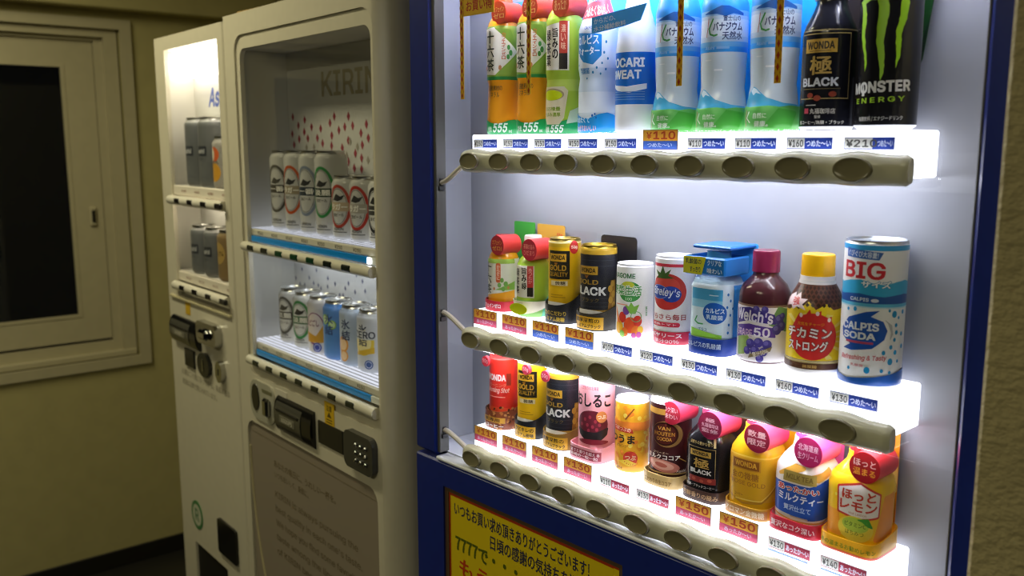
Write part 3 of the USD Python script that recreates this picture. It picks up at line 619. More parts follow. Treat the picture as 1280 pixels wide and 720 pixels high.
low = [('#d8d8d4', brewery('#5a5a58', '#3c3c3a', '淡麗'), 'white beer can with a grey ring and a black band, leftmost on the lower shelf'),
       ('#dcdeda', brewery('#3f8f55', '#2f6a44', '淡麗'), 'white beer can with a green ring, on the lower shelf of the middle machine'),
       ('#d9d6d2', lambda a, h: (a.ell(4, 55, 24, 34, '#8a4a78').ell(4, 56, 21, 31, '#dfd4d0').poly([(-24, 26), (30, 26), (30, 70), (8, 40), (-24, 50)], '#d8a03a'), a.text('のどごし', -20, 60, 16, 74, '#7a3a5a', 2), a.ell(10, 16, 10, 10, '#3a4aa0').ring(10, 16, 7, 7, 1, '#dfe6ff')), 'white beer can with a purple ring and gold swoosh, on the lower shelf'),
       ('#4f86c8', lambda a, h: fruit(a, h, '#5a8fd0', [(-10, 84, 10), (8, 74, 9)], '#8fc050', '氷結', '#2b4a86'), 'blue cocktail can with green fruit on the lower shelf'),
       ('#b6c4d4', lambda a, h: fruit(a, h, '#b4c2d2', [(-9, 44, 15), (-6, 22, 11)], '#e8a048', '氷結', '#3a4a72'), 'silver-blue cocktail can with orange fruit on the lower shelf'),
       ('#c9cdd2', lambda a, h: (fruit(a, h, '#ccd0d6', [(0, 60, 24)], '#e8cc4a', '氷結', '#2c3a58', '#3c5a98'), a.rect(-26, 66, 26, 84, '#ccd0d6'), a.text('ZERO', -24, 68, 26, 82, '#3a4054', 2), a.poly([(-20, 34), (24, 40), (24, 52), (-20, 40)], '#e0b83c')), 'silver cocktail can with a yellow lemon, rightmost in view on the lower shelf')]
for i, (bc, art, lb) in enumerate(low):
    beer(i*P, 0.086, SL[1]+0.0373, 122, bc, art, lb, 'cans on the lower shelf of the middle machine', rz=[0.30, 0.42, 0.30, 0.35, 0.35, 0.30][i], lid='#d8d8d4')
def dry(a, h):
    m = h*0.52
    a.band(33, 4, h-12, '#6c6f70').ring(0, m, 24, 36, 1.4, '#5c6066').rect(-24, m-12, 24, m+12, '#383c42', 3).text('Asahi', -19, m-6, 19, m+6, '#c6c8c8', 2, shear=8).text('SUPER DRY', -15, m-22, 15, m-16, '#50545a', 2).line([(-24, 26), (-6, 20), (12, 27), (26, 22)], 1.6, '#5c6066')
def peach(a, h):
    a.band(33, 3, h-12, '#a9a6a0').ell(2, h*0.66, 17, 17, '#d86a3a').ell(-10, h*0.66, 14, 16, '#e0d9c4').ell(2, h*0.32, 20, 22, '#d8a03a').text('みかん', -16, h*0.48, 18, h*0.55, '#6a4a2a', 2)
def gold(a, h):
    a.band(33, 3, h-12, '#8a7450').ell(0, h*0.55, 22, 26, '#b89a5a').text('プレミアム', -18, h*0.5, 18, h*0.6, '#4a3a20', 2)
nl = 'grey-silver tall beer can, %s of the pair on the upper shelf of the narrow machine'
beer(-0.426, 0.054, SN[0]+0.0345, 168, '#b8babc', dry, nl % 'left', 'tall grey cans in the narrow machine')
beer(-0.340, 0.054, SN[0]+0.0345, 168, '#b8babc', dry, nl % 'right', 'tall grey cans in the narrow machine')
beer(-0.254, 0.054, SN[0]+0.0345, 122, '#b4b2ae', peach, 'short can with an orange and cream fruit print, beside the tall grey cans', None)
nl = 'grey-silver short beer can, %s of the pair on the lower shelf of the narrow machine'
beer(-0.426, 0.054, SN[1]+0.0345, 122, '#b8babc', dry, nl % 'left', 'short grey cans in the narrow machine')
beer(-0.340, 0.054, SN[1]+0.0345, 122, '#b8babc', dry, nl % 'right', 'short grey cans in the narrow machine')
beer(-0.254, 0.054, SN[1]+0.0345, 122, '#9a8a68', gold, 'short brown-gold beer can at the right of the narrow machine\'s lower shelf', None)
# ------------------------------------------------------------------ sample drinks in the blue machine (print in mm: u round the front, v above the base)
SHELFZ = 0.040
DX = {(0, 2): -0.008, (0, 3): -0.009, (0, 4): -0.009, (0, 5): -0.010, (0, 6): -0.0075, (0, 7): -0.005}
def thin(pr, k): return [(z, r*k) for z, r in pr]
def place(r, i): return (i*P+DX.get((r, i), -0.004), 0.070, ROW[r]+SHELFZ+0.0003)
def ccan(h, r): return [(0, r-2.5), (1.2, r-1.0), (3.5, r), (h-4, r), (h-2.2, r-1.2), (h, r-1.0), (h-0.3, r-2.4), (h-2.6, r-3.2)]
def product(r, i, name, label, cat_, group=None): return thing(name, label, cat_, place(r, i), 0, group)
def badge(t, z, rad, lines, face='#a3213f', side='#e2486a', x=0.008, y=-0.016, depth=0.030, ink='#f0b8c4', ink2=None):
    c = trimesh.creation.cylinder(radius=rad, height=depth, sections=36); v = np.array(c.vertices)
    c.vertices = np.stack([v[:, 0]+x, v[:, 2]+y+depth/2, v[:, 1]+z], 1); trimesh.repair.fix_normals(c)
    b = put(t, 'round_badge', c, M['print'], side, smooth=40)
    a = Art(); R = rad*1000; a.ell(0, 0, R, R, face); n = len(lines); h = R*1.15/n
    for k, s in enumerate(lines):
        vv = R*0.575-k*h; w = min(R*0.72, 0.30*R*len(s)+2)
        a.text(s, -w, vv-h*0.9, w, vv-h*0.1, (ink2 or ink) if k else ink, 1)
    show(b, a, Flat((x, y, z)), 'badge_face', one=True)
def card(t, x0, x1, z0, z1, col, y=0.034, r=0.003, art=None):
    b = put(t, 'backing_card', slab(rrect(x0, z0, x1, z1, r), y, y+0.0012), M['print'], col)
    if art: show(b, art, Flat((0, y-0.0001, 0)), 'card_print', one=True)
def stand(t, r, front, back, col, art=None, n=2.6, th0=-20, inner=None):
    """a cup round the foot, low in front and rising behind"""
    sf = Surf([(-50, r), (90, r)], n); seg = 48; g = np.linspace(-math.pi, math.pi, seg, endpoint=False)
    q = sf.sect(g); top = front+(back-front)*np.clip((1-np.cos(g-math.radians(th0)))/2, 0, 1)**1.3
    ring_ = lambda k, z: np.stack([q[:, 0]*k, q[:, 1]*k, np.broadcast_to(z, seg)], 1)
    V = np.concatenate([ring_(r, 0.0), ring_(r, top), ring_(r-1.6, top), ring_(r-1.6, 0.0)])*0.001
    f = []
    for a_, b_ in ((0, 1), (1, 2), (2, 3), (3, 0)):
        for j in range(seg):
            k = (j+1) % seg; f += [(a_*seg+j, a_*seg+k, b_*seg+k), (a_*seg+j, b_*seg+k, b_*seg+j)]
    s = put(t, 'stand', trimesh.Trimesh(V, f, process=False), M['print'], col, smooth=50)
    if art: show(s, art, sf, 'stand_print', one=True)
def bottle_parts(t, prof, col, capz, capr, caph, capc, art, n=2.0, mat='gloss', capname='cap', lab='print', rn=None):
    sf = Surf(prof, n, rn)
    put(t, 'bottle', sf.body(), M[mat], col, smooth=45)
    cp = [(capz, capr), (capz+1, capr+0.3), (capz+caph-1.5, capr), (capz+caph, capr-1.2)]
    put(t, capname, Surf(cp).body(40), M['gloss'], capc, smooth=40)
    if art: show(t, art, sf, mat=M[lab])
    return sf
def can_parts(t, h, r, col, lidc, art, lidmat='matte', mat='print', rn=None):
    pr = ccan(h, r); put(t, 'body', Surf(pr[:4]).body(), M[mat], col, smooth=45)
    put(t, 'lid', Surf(pr[3:]).body(), M[lidmat], lidc, smooth=45)
    show(t, art, Surf(pr, rn=rn))

# ---- top row
def tea16():
    t = product(0, 0, 'tea_bottle', 'amber blended tea bottle with a white and green label, leftmost on the top shelf', 'bottle', 'amber blended tea bottles on the top shelf')
    pr = [(0, 27), (3, 30.5), (22, 31), (60, 29), (76, 28), (84, 31), (158, 31), (168, 27), (182, 16), (188, 13.5), (203, 13.5)]
    a = Art()
    a.band(31, 83, 162, '#8cab3e').band(31, 82, 87, '#2f8f46')
    a.poly([(-34, 92), (-34, 156), (8, 160), (56, 124), (10, 89)], '#e9e6d6', 1.5).poly([(10, 158), (40, 157), (56, 126)], '#7aa03a').poly([(12, 90), (40, 89), (55, 120)], '#93b54a')
    a.vtext('十六茶', -13, 94, 8, 156, '#2f3a28', 1)
    a.vtext('カフェインゼロ', 23, 112, 30, 152, '#d2643a', 1).dots([(36, 130, 3), (40, 122, 3.5), (35, 116, 3)], '#4f9a4a').dots([(-16, 100, 3), (20, 100, 3)], '#d08a5a')
    a.text('国産素材の', -10, 66, 24, 74, '#7a5a1e', 1).text('ミネラル', -8, 56, 18, 64, '#7a5a1e', 1)
    a.wave(-97, 97, 0, (19, 19), '#1d9a52', 3.5, 3, 0.05)
    a.text('555', 5, 3, 34, 17, '#e8f4e8', 2, shear=14).text('ml', 36, 3, 42, 7, '#e8f4e8').text('増量', -10, 4, 2, 12, '#bfe2c4', 1)
    bottle_parts(t, thin(pr, 0.82), '#f0a024', 186, 14.5, 17, '#e0562e', a, rn=31)
    badge(t, 0.181, 0.0165, ['カフェイン', 'ゼロ'], face='#d0472c', side='#c83c2a', x=0.013, y=-0.021, depth=0.036, ink='#f0c070')
    card(t, -0.030, 0.034, 0.110, 0.203, '#4f96d8', r=0.010)
    return t
tea = tea16()
dup(tea, 'amber blended tea bottle behind the second hanging tape strip, beside the teacup bottle', place(0, 1))
t = product(0, 2, 'green_tea_bottle', 'yellow-green tea bottle with a pictured teacup on its front, on the top shelf', 'bottle')
pr = [(0, 27), (3, 30.5), (60, 30), (75, 29), (86, 31), (158, 31), (168, 26), (182, 16), (188, 13.5), (203, 13.5)]
a = Art(); a.band(31, 20, 162, '#a9c83e').band(31, 60, 76, '#bcd35a')
a.poly([(-18, 90), (-18, 150), (32, 156), (32, 88)], '#e6e4d2').rect(15, 98, 29, 156, '#c2402f').rect(15, 90, 29, 112, '#2e2a24')
a.vtext('旨みの', 2, 104, 13, 148, '#2b2a22', 2).vtext('緑茶葉', -14, 94, -1, 146, '#2b2a22', 2).vtext('濃い味', 18, 116, 26, 152, '#e8b090', 1)
a.wave(-97, 97, 0, (19, 19), '#1d9a52', 3, 3, 0.1).poly([(28, 14), (60, 18), (60, 40), (34, 32)], '#c6d8b4')
a.poly([(-27, 62), (-20, 66), (24, 66), (31, 60), (24, 22), (16, 13), (-12, 13), (-22, 24)], '#d9cfaa', 1.5).ell(1, 55, 23, 8.5, '#a89a72').ell(0, 54, 21, 7.2, '#c8d80c')
a.text('555増量', -16, 32, 18, 38, '#7f9a2e', 2).text('うまみ濃厚', -18, 24, 18, 30, '#7f9a2e', 1)
a.text('555', -1, 2, 24, 12, '#e8f4e8', 2, shear=14).text('増量', -18, 3, -4, 10, '#cfe8d0')
bottle_parts(t, thin(pr, 0.85), '#b4cf45', 186, 14.5, 17, '#d0442c', a, rn=31); badge(t, 0.178, 0.0165, ['あったか'], face='#cf4a2c', side='#c63a28', x=0.014, y=-0.023, depth=0.038, ink='#eeb070')
card(t, -0.030, 0.034, 0.130, 0.203, '#4aa0e0', r=0.004)
t = product(0, 3, 'milk_water_bottle', 'white and blue dotted milky water bottle with a red sash, on the top shelf', 'bottle')
pr = [(0, 28), (3, 31.5), (60, 31), (75, 29), (88, 31.5), (140, 31.5), (160, 24), (184, 15), (190, 13.5), (203, 13.5)]
a = Art(); a.band(32, 28, 160, '#e6eff8').band(32, 56, 88, '#cfdfee')
a.poly([(-26, 153), (-26, 172), (60, 184), (60, 160), (20, 154)], '#dd5666').text('つめたくおいしく', -12, 157, 46, 171, '#f6dfe4', 2, rot=5)
a.text('おいしさ', -8, 176, 26, 184, '#3c7cc8', 2).poly([(-22, 136), (27, 132), (27, 104), (14, 92), (-4, 96), (-22, 110)], '#2a8ad2', 2)
a.text('カルピス', -19, 119, 23, 132, '#eef6ff', 2).text('ウォーター', -18, 105, 24, 116, '#eef6ff', 2).text('CALPIS', -2, 139, 14, 143, '#3c6cc0', 1).text('乳酸菌', -10, 80, 8, 88, '#4a8ac8', 1)
a.dots([(34, 122, 1.6), (31, 108, 1.5), (37, 100, 1.5), (28, 94, 1.3), (34, 86, 1.4), (20, 88, 1.4), (-16, 92, 1.4), (14, 82, 1.5), (26, 80, 1.3), (3, 74, 1.3)], '#2f86b8')
a.wave(-99, 99, 0, (24, 24), '#1b95de', 4, 3, 0.2).text('つめたくて', -22, 14, 10, 22, '#d6ecff', 2).text('すっきりおいしい', -22, 3, 20, 11, '#f0c4d0', 2)
a.dots([(14, 24, 1.5), (18, 26, 1.2), (20, 21, 1.2)], '#1668b8')
bottle_parts(t, thin(pr, 0.89), '#dbe7f2', 186, 14.5, 17, '#e8eef6', a, rn=31.5); card(t, -0.031, 0.034, 0.095, 0.203, '#50c0ff', r=0.006)
t = product(0, 4, 'sports_drink_bottle', 'white sports drink bottle with a broad royal blue label, on the top shelf', 'bottle')
pr = [(0, 28), (3, 32), (34, 32.5), (108, 32.5), (135, 29), (160, 20), (184, 15), (190, 13.5), (203, 13.5)]
a = Art(); a.band(32.5, 37, 104, '#1570d4')
a.text('POCARI', -30, 84.5, 35, 97, '#eaf0fa', 3).text('SWEAT', -30, 69.5, 30, 81.5, '#eaf0fa', 3)
a.poly([(-34, 68), (-18, 62), (8, 60), (39, 64), (39, 57), (12, 52), (-12, 55), (-34, 63)], '#eaf0fa')
for k in range(4): a.rect(-30, 43.0+3.3*k, 36, 43.8+3.3*k, '#7fa6de')
a.text('ポカリ', -30, 99.5, -20, 102.5, '#cfe0f6', 1)
bottle_parts(t, thin(pr, 0.86), '#eef2f7', 186, 14.5, 17, '#e8eef6', a, rn=32.5)
sash = put(t, 'sash', cat(slab(Polygon([(-0.050, 0.131), (0.006, 0.136), (0.034, 0.141), (0.044, 0.161), (-0.050, 0.152)]), -0.0352, -0.0342)), M['print'], '#48aefa')
a = Art(); a.text('からだの、', -46, 144, -8, 151, '#d8eaff', 1, rot=4).text('水分補給飲料', -46, 135, 10, 142, '#d8eaff', 1, rot=4); show(sash, a, Flat((0, -0.0353, 0)), 'sash_print', one=True)
card(t, -0.029, 0.034, 0.003, 0.203, '#40b6ff', r=0.006)
def water(i, label):
    t = product(0, i, 'water_bottle', label, 'bottle', 'mineral water bottles on the top shelf')
    pr = [(0, 28), (3, 31), (27, 31), (31, 29), (44, 27.5), (54, 26), (70, 27), (86, 27.5), (92, 28), (150, 28), (166, 24), (184, 14), (190, 13), (203, 13)]
    a = Art(); a.band(31.5, 94, 166, '#3a9ff0').band(31.5, 103, 138, '#bcd3e8').band(31.5, 112, 132, '#d6e4f0').band(31.5, 100, 106, '#6aaee4').band(31.5, 136, 142, '#8cc0ea')
    a.poly([(-14, 138), (4, 144), (14, 147.5), (24, 147), (46, 139), (46, 136), (30, 138), (20, 135), (8, 138)], '#1d5fae', 0.5)
    a.text('富士山の', 17, 129.5, 41, 136, '#3f4f7a', 1).text('バナジウム', 3, 118.5, 44, 128.5, '#33406a', 2).text('天然水', 16, 108, 44, 117.5, '#33406a', 2)
    a.line([(-4, 133), (-5, 122), (-7, 112)], 1.2, '#b06a6a').line([(3, 132), (-3, 121), (-1, 115), (5, 113), (9, 114)], 2.2, '#4a9a58').text('Asahi', -8, 97, 6, 101, '#9cc8f0', 1).rect(9, 97.5, 26, 100.3, '#7fb6ea')
    a.rect(6, 72, 18, 74.2, '#f2f6fa', 1).line([(4, 52), (8, 66)], 1.0, '#dfe9f2').line([(22, 48), (30, 62)], 0.8, '#d2e0ea').rect(-8, 84, 2, 85.4, '#e6eef4', .6)
    a.poly([(-34, 26), (-24, 40), (-12, 51), (-6, 49), (10, 38), (30, 32), (60, 29), (60, 26)], '#4ab2dc').poly([(-16, 46), (-12, 50), (-6, 48), (2, 42), (-6, 44), (-10, 41)], '#d8eef8')
    a.wave(-99, 99, 0, (28, 28), '#66bb5c', 0.8, 6).poly([(6, 4), (40, 2), (50, 22), (24, 26)], '#4fae44', 2)
    a.text('自然に', -6, 14.5, 11, 21, '#dcecd6', 1).text('健康。', -4, 5, 13, 12, '#dcecd6', 1).line([(-18, 24), (-20, 14), (-19, 6)], 1.4, '#e2a0a0').line([(-13, 22), (-17, 15), (-11, 10)], 1.6, '#e6f2e2')
    bottle_parts(t, pr, '#d3e2ec', 186, 14.5, 17, '#e8eef6', a, mat='gloss', rn=31.5)
    card(t, -0.030, 0.034, 0.002, 0.203, '#2fb0ff', r=0.004)
    return t
w1 = water(5, 'mineral water bottle with blue and green label behind the third hanging tape strip')
dup(w1, 'mineral water bottle with blue label, the middle of three, no tape before it', place(0, 6))
dup(w1, 'mineral water bottle with blue label, rightmost of three, beside the black coffee bottle', place(0, 7))
t = product(0, 8, 'coffee_bottle', 'black aluminium coffee bottle with a gold framed label, on the top shelf', 'bottle')
pr = [(0, 28), (3.5, 30.5), (4, 31), (104, 31), (114, 28), (130, 20), (137, 17.5), (141, 17.5)]
a = Art(); a.band(31, 0.8, 4.6, '#d8dae2').band(31, 106.5, 108, '#6e6038')
a.add(sbox(-24, 34, 41, 104).difference(sbox(-23, 35, 40, 103)), '#a08c50').rect(-15, 83.5, 24, 98, '#c49c3e').text('WONDA', -12, 87, 21, 95.5, '#33291a', 3).rect(-9, 85, 17, 85.8, '#6a5424')
a.text('極', -7, 60, 19, 80, '#b8974a', 3).text('BLACK', -18, 47.5, 27, 57, '#c9ccd2', 3).rect(-16, 44.6, 30, 45.2, '#7c6e40')
a.dots([(-5, 38, 4), (4, 35, 4.4), (21, 39, 4.4)], '#8a3a28', 0.7).rect(-10, 27, 3, 28, '#a8a49a').text('丸福珈琲店', -4, 18, 25, 24, '#b8b4ac', 1).rect(-12, 18.5, -6, 24, '#a8384a').text('監修', 2, 13.2, 9, 16.6, '#b8b4ac', 1).text('缶コーヒー/無糖・ブラック', -20, 6.4, 36, 11, '#c4c0b8', 1)
bottle_parts(t, thin(pr, 0.94), '#17181f', 141, 17.8, 20, '#b9b4ac', a, mat='gloss', rn=31)
card(t, -0.034, 0.038, 0.004, 0.203, '#2c2624', r=0.002)
t = product(0, 9, 'energy_drink_can', 'black energy drink can with three ragged green claw marks, far right of the top shelf', 'can')
pr = [(-0.0, 26), (1.5, 28), (4, 32), (6, 33), (150, 33), (157, 28), (160, 27), (163, 27.6), (162.6, 26), (160, 25)]; pr = thin(pr, 0.95)
put(t, 'body', Surf(pr[:5]).body(), M['gloss'], '#17171a', smooth=45); put(t, 'lid', Surf(pr[4:]).body(), M['metal'], '#c4c4c0', smooth=45)
a = Art(); rng = np.random.default_rng(5)
def claw(top, bot, w0):
    n = 22; L = []; Rr = []
    for k in range(n):
        f = k/(n-1); u = top[0]+(bot[0]-top[0])*f+1.3*math.sin(9*f); v = top[1]+(bot[1]-top[1])*f; w = w0*(1-0.85*f**1.6)
        L.append((u-w/2-rng.random()*1.2, v)); Rr.append((u+w/2+rng.random()*1.2, v))
    a.poly(L+[(bot[0], bot[1]-4)]+Rr[::-1], '#93c61c')
claw((-20, 131), (-12, 64), 6.5); claw((5, 133), (7, 54), 10); claw((28, 130), (22, 66), 7.5)
a.poly([(-26, 131), (-16, 136), (8, 139), (12, 130), (2, 131), (-8, 132), (-18, 128)], '#93c61c').poly([(10, 131), (20, 138), (33, 139), (34, 131), (25, 130)], '#93c61c')
a.text('MONSTER', -29, 38, 40, 50, '#cfcfca', 3, rot=2).poly([(-14, 35), (-12, 50), (-10, 35)], '#cfcfca').text('E N E R G Y', -23, 28, 34, 33.5, '#8fb820', 2, rot=2)
a.text('炭酸飲料 / エナジードリンク', -16, 9, 33, 14, '#b4b2ae', 1, rot=1).band(33, 0, 5.2, '#cfd0d6')
show(t, a, Surf(pr, rn=33))
b = put(t, 'backing_card', slab(Polygon([(-0.030, 0.060), (0.014, 0.060), (0.020, 0.075), (0.036, 0.203), (-0.030, 0.203)]), 0.035, 0.0362), M['print'], '#1d4a22')
show(b, Art().text('ク', 20, 140, 28, 148, '#b8ccb8', 2).poly([(14, 61), (19.5, 75), (26, 122), (19, 96), (8, 61)], '#142e18'), Flat((0, 0.0349, 0)), 'card_print', one=True)

# ---- middle row
t = product(1, 0, 'tea_bottle', 'small amber tea bottle with a red badge and green card, leftmost on the middle shelf', 'bottle')
pr = [(0, 23), (2, 25), (80, 25), (90, 21), (98, 15), (104, 12), (112, 12)]
a = Art(); a.band(25, 20, 83, '#e6e4d6').poly([(-24, 20), (40, 20), (40, 34), (0, 27), (-24, 22)], '#efa526', 1).poly([(6, 34), (40, 48), (40, 34)], '#8fbf56').poly([(-26, 83), (-26, 76), (40, 76), (40, 83)], '#9dbc50')
a.vtext('十六茶', -21, 26, -1, 78, '#23301e', 2).rect(8, 46, 16, 77, '#dd6a3c', 3).vtext('からだに', 9.5, 50, 14.5, 74, '#f6dcc0', 1).dots([(18, 50, 3), (24, 44, 3.4), (14, 42, 3), (20, 36, 3)], '#7aae58').dots([(5, 36, 2), (28, 38, 2)], '#d08a5a')
bottle_parts(t, pr, '#f0a51e', 104, 13.5, 16, '#cf3a38', a); badge(t, 0.105, 0.0155, ['カフェイン', 'ゼロ!'], face='#b02a38', side='#d23a3c', x=0.010, y=-0.023, depth=0.038, ink='#f0b050')
card(t, -0.012, 0.036, 0.070, 0.139, '#3f9a3c')
a = Art(); a.text('カフェインゼロ', -22, 5.5, 19, 12.5, '#f6e0e4', 2)
stand(t, 27.5, 16, 19, '#cf2f43', a, th0=40)
t = product(1, 1, 'green_tea_bottle', 'small green tea bottle with teacup foot and gold card, second on the middle shelf', 'bottle')
pr = [(0, 23), (2, 25), (78, 25), (88, 20), (94, 14), (98, 12), (110, 12)]
a = Art(); a.band(25, 0, 88, '#a8cf3c').band(25, 0, 26, '#8fc86a').poly([(34, 0), (60, 0), (60, 36), (40, 26)], '#5fc49a')
a.rect(-20, 30, 22, 79, '#e8e6d8').rect(11, 44, 20.5, 79, '#c43a34').rect(11, 32, 20.5, 46, '#2a2622').vtext('旨み緑', 1, 42, 10, 77, '#26261f', 2).vtext('緑茶茶', -16, 34, -4, 75, '#26261f', 2).vtext('あったか', 13, 52, 18.5, 76, '#efb0a0', 1)
bottle_parts(t, pr, '#a8cf3c', 104, 13.5, 20, '#eceae4', a); badge(t, 0.104, 0.0165, ['茶葉の旨み', 'ひだまり'], face='#b5283a', side='#d23a3c', x=0.015, y=-0.023, depth=0.038, ink='#f09080')
card(t, -0.026, 0.034, 0.080, 0.138, '#c89c40', art=Art().text('55g', 18, 118, 29, 126, '#d02c30', 2))
cup = [(0, 17), (2, 20), (14, 26), (25, 28.5), (25.2, 27.4), (21, 26)]
cb = put(t, 'cup_foot', Surf([(z, r) for z, r in cup], 2.0).body().apply_translation([0, -0.004, 0]), M['print'], '#d9d1b4', smooth=50)
put(cb, 'tea', slab(affinity.scale(Point(0, 0).buffer(1), 0.019, 0.0085), -0.0345, -0.0335).apply_translation([0.003, 0, 0.0135]), M['gloss'], '#cddc14', smooth=False)
def wonda_gold(row, i, label):
    t = product(row, i, 'coffee_can', label, 'can'); a = Art(); h = 125
    a.band(24, 113, 121.2, '#d9b02a').band(24, 118.5, 121, '#f0e0a0')
    a.rect(-9, 66, 26, 108, '#26221c').rect(-7, 92, 21, 103.5, '#d2a02a').text('WONDA', -5, 94.5, 19, 101.5, '#3a2c12', 3).poly([(2, 90.5), (8, 90.5), (5, 84)], '#a06a24')
    a.text('GOLD', -7, 78.5, 21, 87, '#c99a2c', 2).text('QUALITY', -7, 69.5, 23, 76.5, '#c99a2c', 1).rect(-4, 56.5, 23, 63.5, '#e0cfa0').text('微糖', 4, 57.5, 20, 63, '#4a3a1c', 2).rect(-4, 42, 16, 43.2, '#b58a18').rect(-4, 38.5, 20, 39.7, '#b58a18')
    a.ell(0, 25, 30, 7, '#f2efe4')
    if row == 1: a.ell(33, 113, 7.5, 9.5, '#c22a2e').text('50g', 28, 110, 38, 116, '#f0d0c0', 2)
    can_parts(t, h, 24, '#e9b915', '#d8c070', a, 'metal')
    s = Art(); s.rect(-24, -0.5+1, 27, 20, '#d6a41e') if row == 2 else None
    if row == 2: s.text('コクとキレの', -20, 11, 24, 18, '#3a2a14', 2).text('プレミアム微糖', -20, 3, 24, 9, '#3a2a14', 2)
    else: s.text('驚きのこだわり', -24, 12, 24, 19, '#c9a838', 2).text('プレミアム微糖', -24, 3.5, 22, 10, '#c9a838', 2)
    stand(t, 26.6, 27, 52, '#1f2126', s, th0=-8)
    if row == 1: put(t, 'clear_card', slab(rrect(-0.024, 0.06, 0.034, 0.133, 0.003), 0.032, 0.0328), M['pane'], smooth=False)
    else: badge(t, 0.112, 0.008, ['50g'], face='#b8304a', side='#c83a50', x=0.012, y=-0.027, depth=0.006)
    return t
def wonda_black(row, i, label):
    t = product(row, i, 'coffee_can', label, 'can'); a = Art(); h = 121
    a.band(26, 108, 117.2, '#c8a02e').band(26, 104, 108.5, '#2c2a2c')
    for v in (100, 92, 46, 40, 34): a.band(26, v, v+0.8, '#3a3c46')
    a.rect(-14, 80, 18, 92, '#b58c2c').text('WONDA', -11, 82.5, 15, 89.5, '#3a2c14', 3).poly([(-3, 79), (5, 79), (1, 74)], '#8a5a22')
    a.text('GOLD', -17, 66, 19, 73, '#a8862e', 2).text('BLACK', -24, 50.5, 30, 63, '#dcdcd8', 3).text('ブラック', -8, 41, 20, 47, '#7a6a38', 1)
    a.poly([(33, 28), (48, 28), (48, 72), (38, 72)], '#a87828').dots([(37, 60, 4), (43, 52, 4), (38, 44, 4), (44, 36, 4), (41, 67, 3.5)], '#d0a23a')
    a.band(26, 22, 30, '#b08c30').ell(0, 23, 32, 7, '#f0eee6')
    can_parts(t, h, 26, '#22242c', '#d8b84a' if row == 1 else '#e4e2da', a, 'metal' if row == 1 else 'matte')
    s = Art(); s.rect(-25, 2, 30, 20, '#d2a022').text('濃厚深煎の', -20, 11.5, 24, 18, '#3a2a14', 2).text('プレミアムブラック', -22, 3.8, 26, 9.5, '#3a2a14', 2)
    stand(t, 28.6, 24, 42, '#3a352c' if row == 1 else '#8a6a2c', s, th0=-8)
    if row == 1: card(t, -0.026, 0.042, 0.050, 0.131, '#201f24', y=0.033, r=0.006)
    else: badge(t, 0.110, 0.0085, ['50g'], face='#b8304a', side='#c83a50', x=-0.012, y=-0.0285, depth=0.006)
    return t
wonda_gold(1, 2, 'yellow coffee can with a black square panel in a black stand, on the middle shelf')
wonda_black(1, 3, 'black coffee can with white lettering before a black card, on the middle shelf')
t = product(1, 4, 'juice_can', 'slim white vegetable juice can with pictured fruit and green lettering', 'can')
a = Art(); a.ell(10, 64, 17, 14, '#3f9a48').ell(8, 73, 9, 5, '#c8cf3a').text('KAGOME', -17, 82, 18, 89, '#3a7a48', 2).text('野菜生活', -21, 59, 27, 72, '#4a9a4e', 2, edge='#f0f4ee', ew=0.9).text('100', 4, 52, 14, 56, '#cfe6c4', 2)
a.dots([(12, 18, 9)], '#e8582c').dots([(0, 28, 6), (22, 24, 6)], '#d23a2c').dots([(-6, 14, 7.5)], '#f0b422').dots([(20, 10, 6), (4, 8, 5)], '#e87a2a').dots([(6, 38, 5)], '#7a4a9a').dots([(26, 12, 4)], '#f0c83a').dots([(24, 5, 3.4), (17, 4, 3)], '#c04a9a').dots([(0, 5, 4)], '#8ac04a')
a.poly([(-14, 44), (-10, 20), (-3, 20)], '#f08030').poly([(12, 34), (4, 46), (10, 44), (13, 50), (17, 44), (24, 47), (19, 34)], '#7fb84a').ring(20, 30, 7.5, 7.5, 1, '#7fb87a').rect(-12, 45, 8, 46.5, '#e8a090').vtext('野菜', 33, 30, 36, 44, '#8ab88a')
can_parts(t, 101, 25.5, '#f2f4f2', '#e9ecf2', a)
t = product(1, 5, 'tomato_juice_can', 'white tomato juice can with a large red tomato and red bands', 'can')
a = Art(); a.band(26, 104.5, 108.5, '#d23a4a').ell(6, 72, 27, 24, '#c93a34').ell(4, 78, 20, 14, '#d65044').poly([(-8, 92), (-14, 100), (-4, 96), (0, 106), (4, 96), (12, 102), (8, 93), (16, 90), (4, 89), (-12, 89)], '#4a6a34')
a.ell(-6, 71, 15, 9.5, '#2f4aa8').ell(12, 69, 14, 10.5, '#2f4aa8').ring(-6, 71, 15, 9.5, 0.8, '#8a9ada').text("Bireley's", -19, 64, 24, 77, '#e6ecf8', 1, shear=10, rot=-3)
a.text('さらさら毎日', -24, 34.5, 33, 42.5, '#a83a44', 1).rect(-24, 25.5, 25, 31.5, '#cf3a4e', 3).text('完熟トマト', -16, 26.8, 20, 30.4, '#f4d4d8', 1).band(26, 2, 19, '#d43a50').text('バヤリース', -20, 11, 28, 17, '#f6e4e8', 3).text('果汁90%', -12, 3.4, 24, 9, '#f0c0c8', 1)
can_parts(t, 118, 26, '#f0eef0', '#e8eaf2', a)
t = product(1, 6, 'lactic_drink_bottle', 'pale blue lactic drink bottle with a blue and yellow collar card', 'bottle')
pr = [(0, 27), (2, 29), (86, 29), (96, 25), (106, 17), (110, 14), (118, 14)]
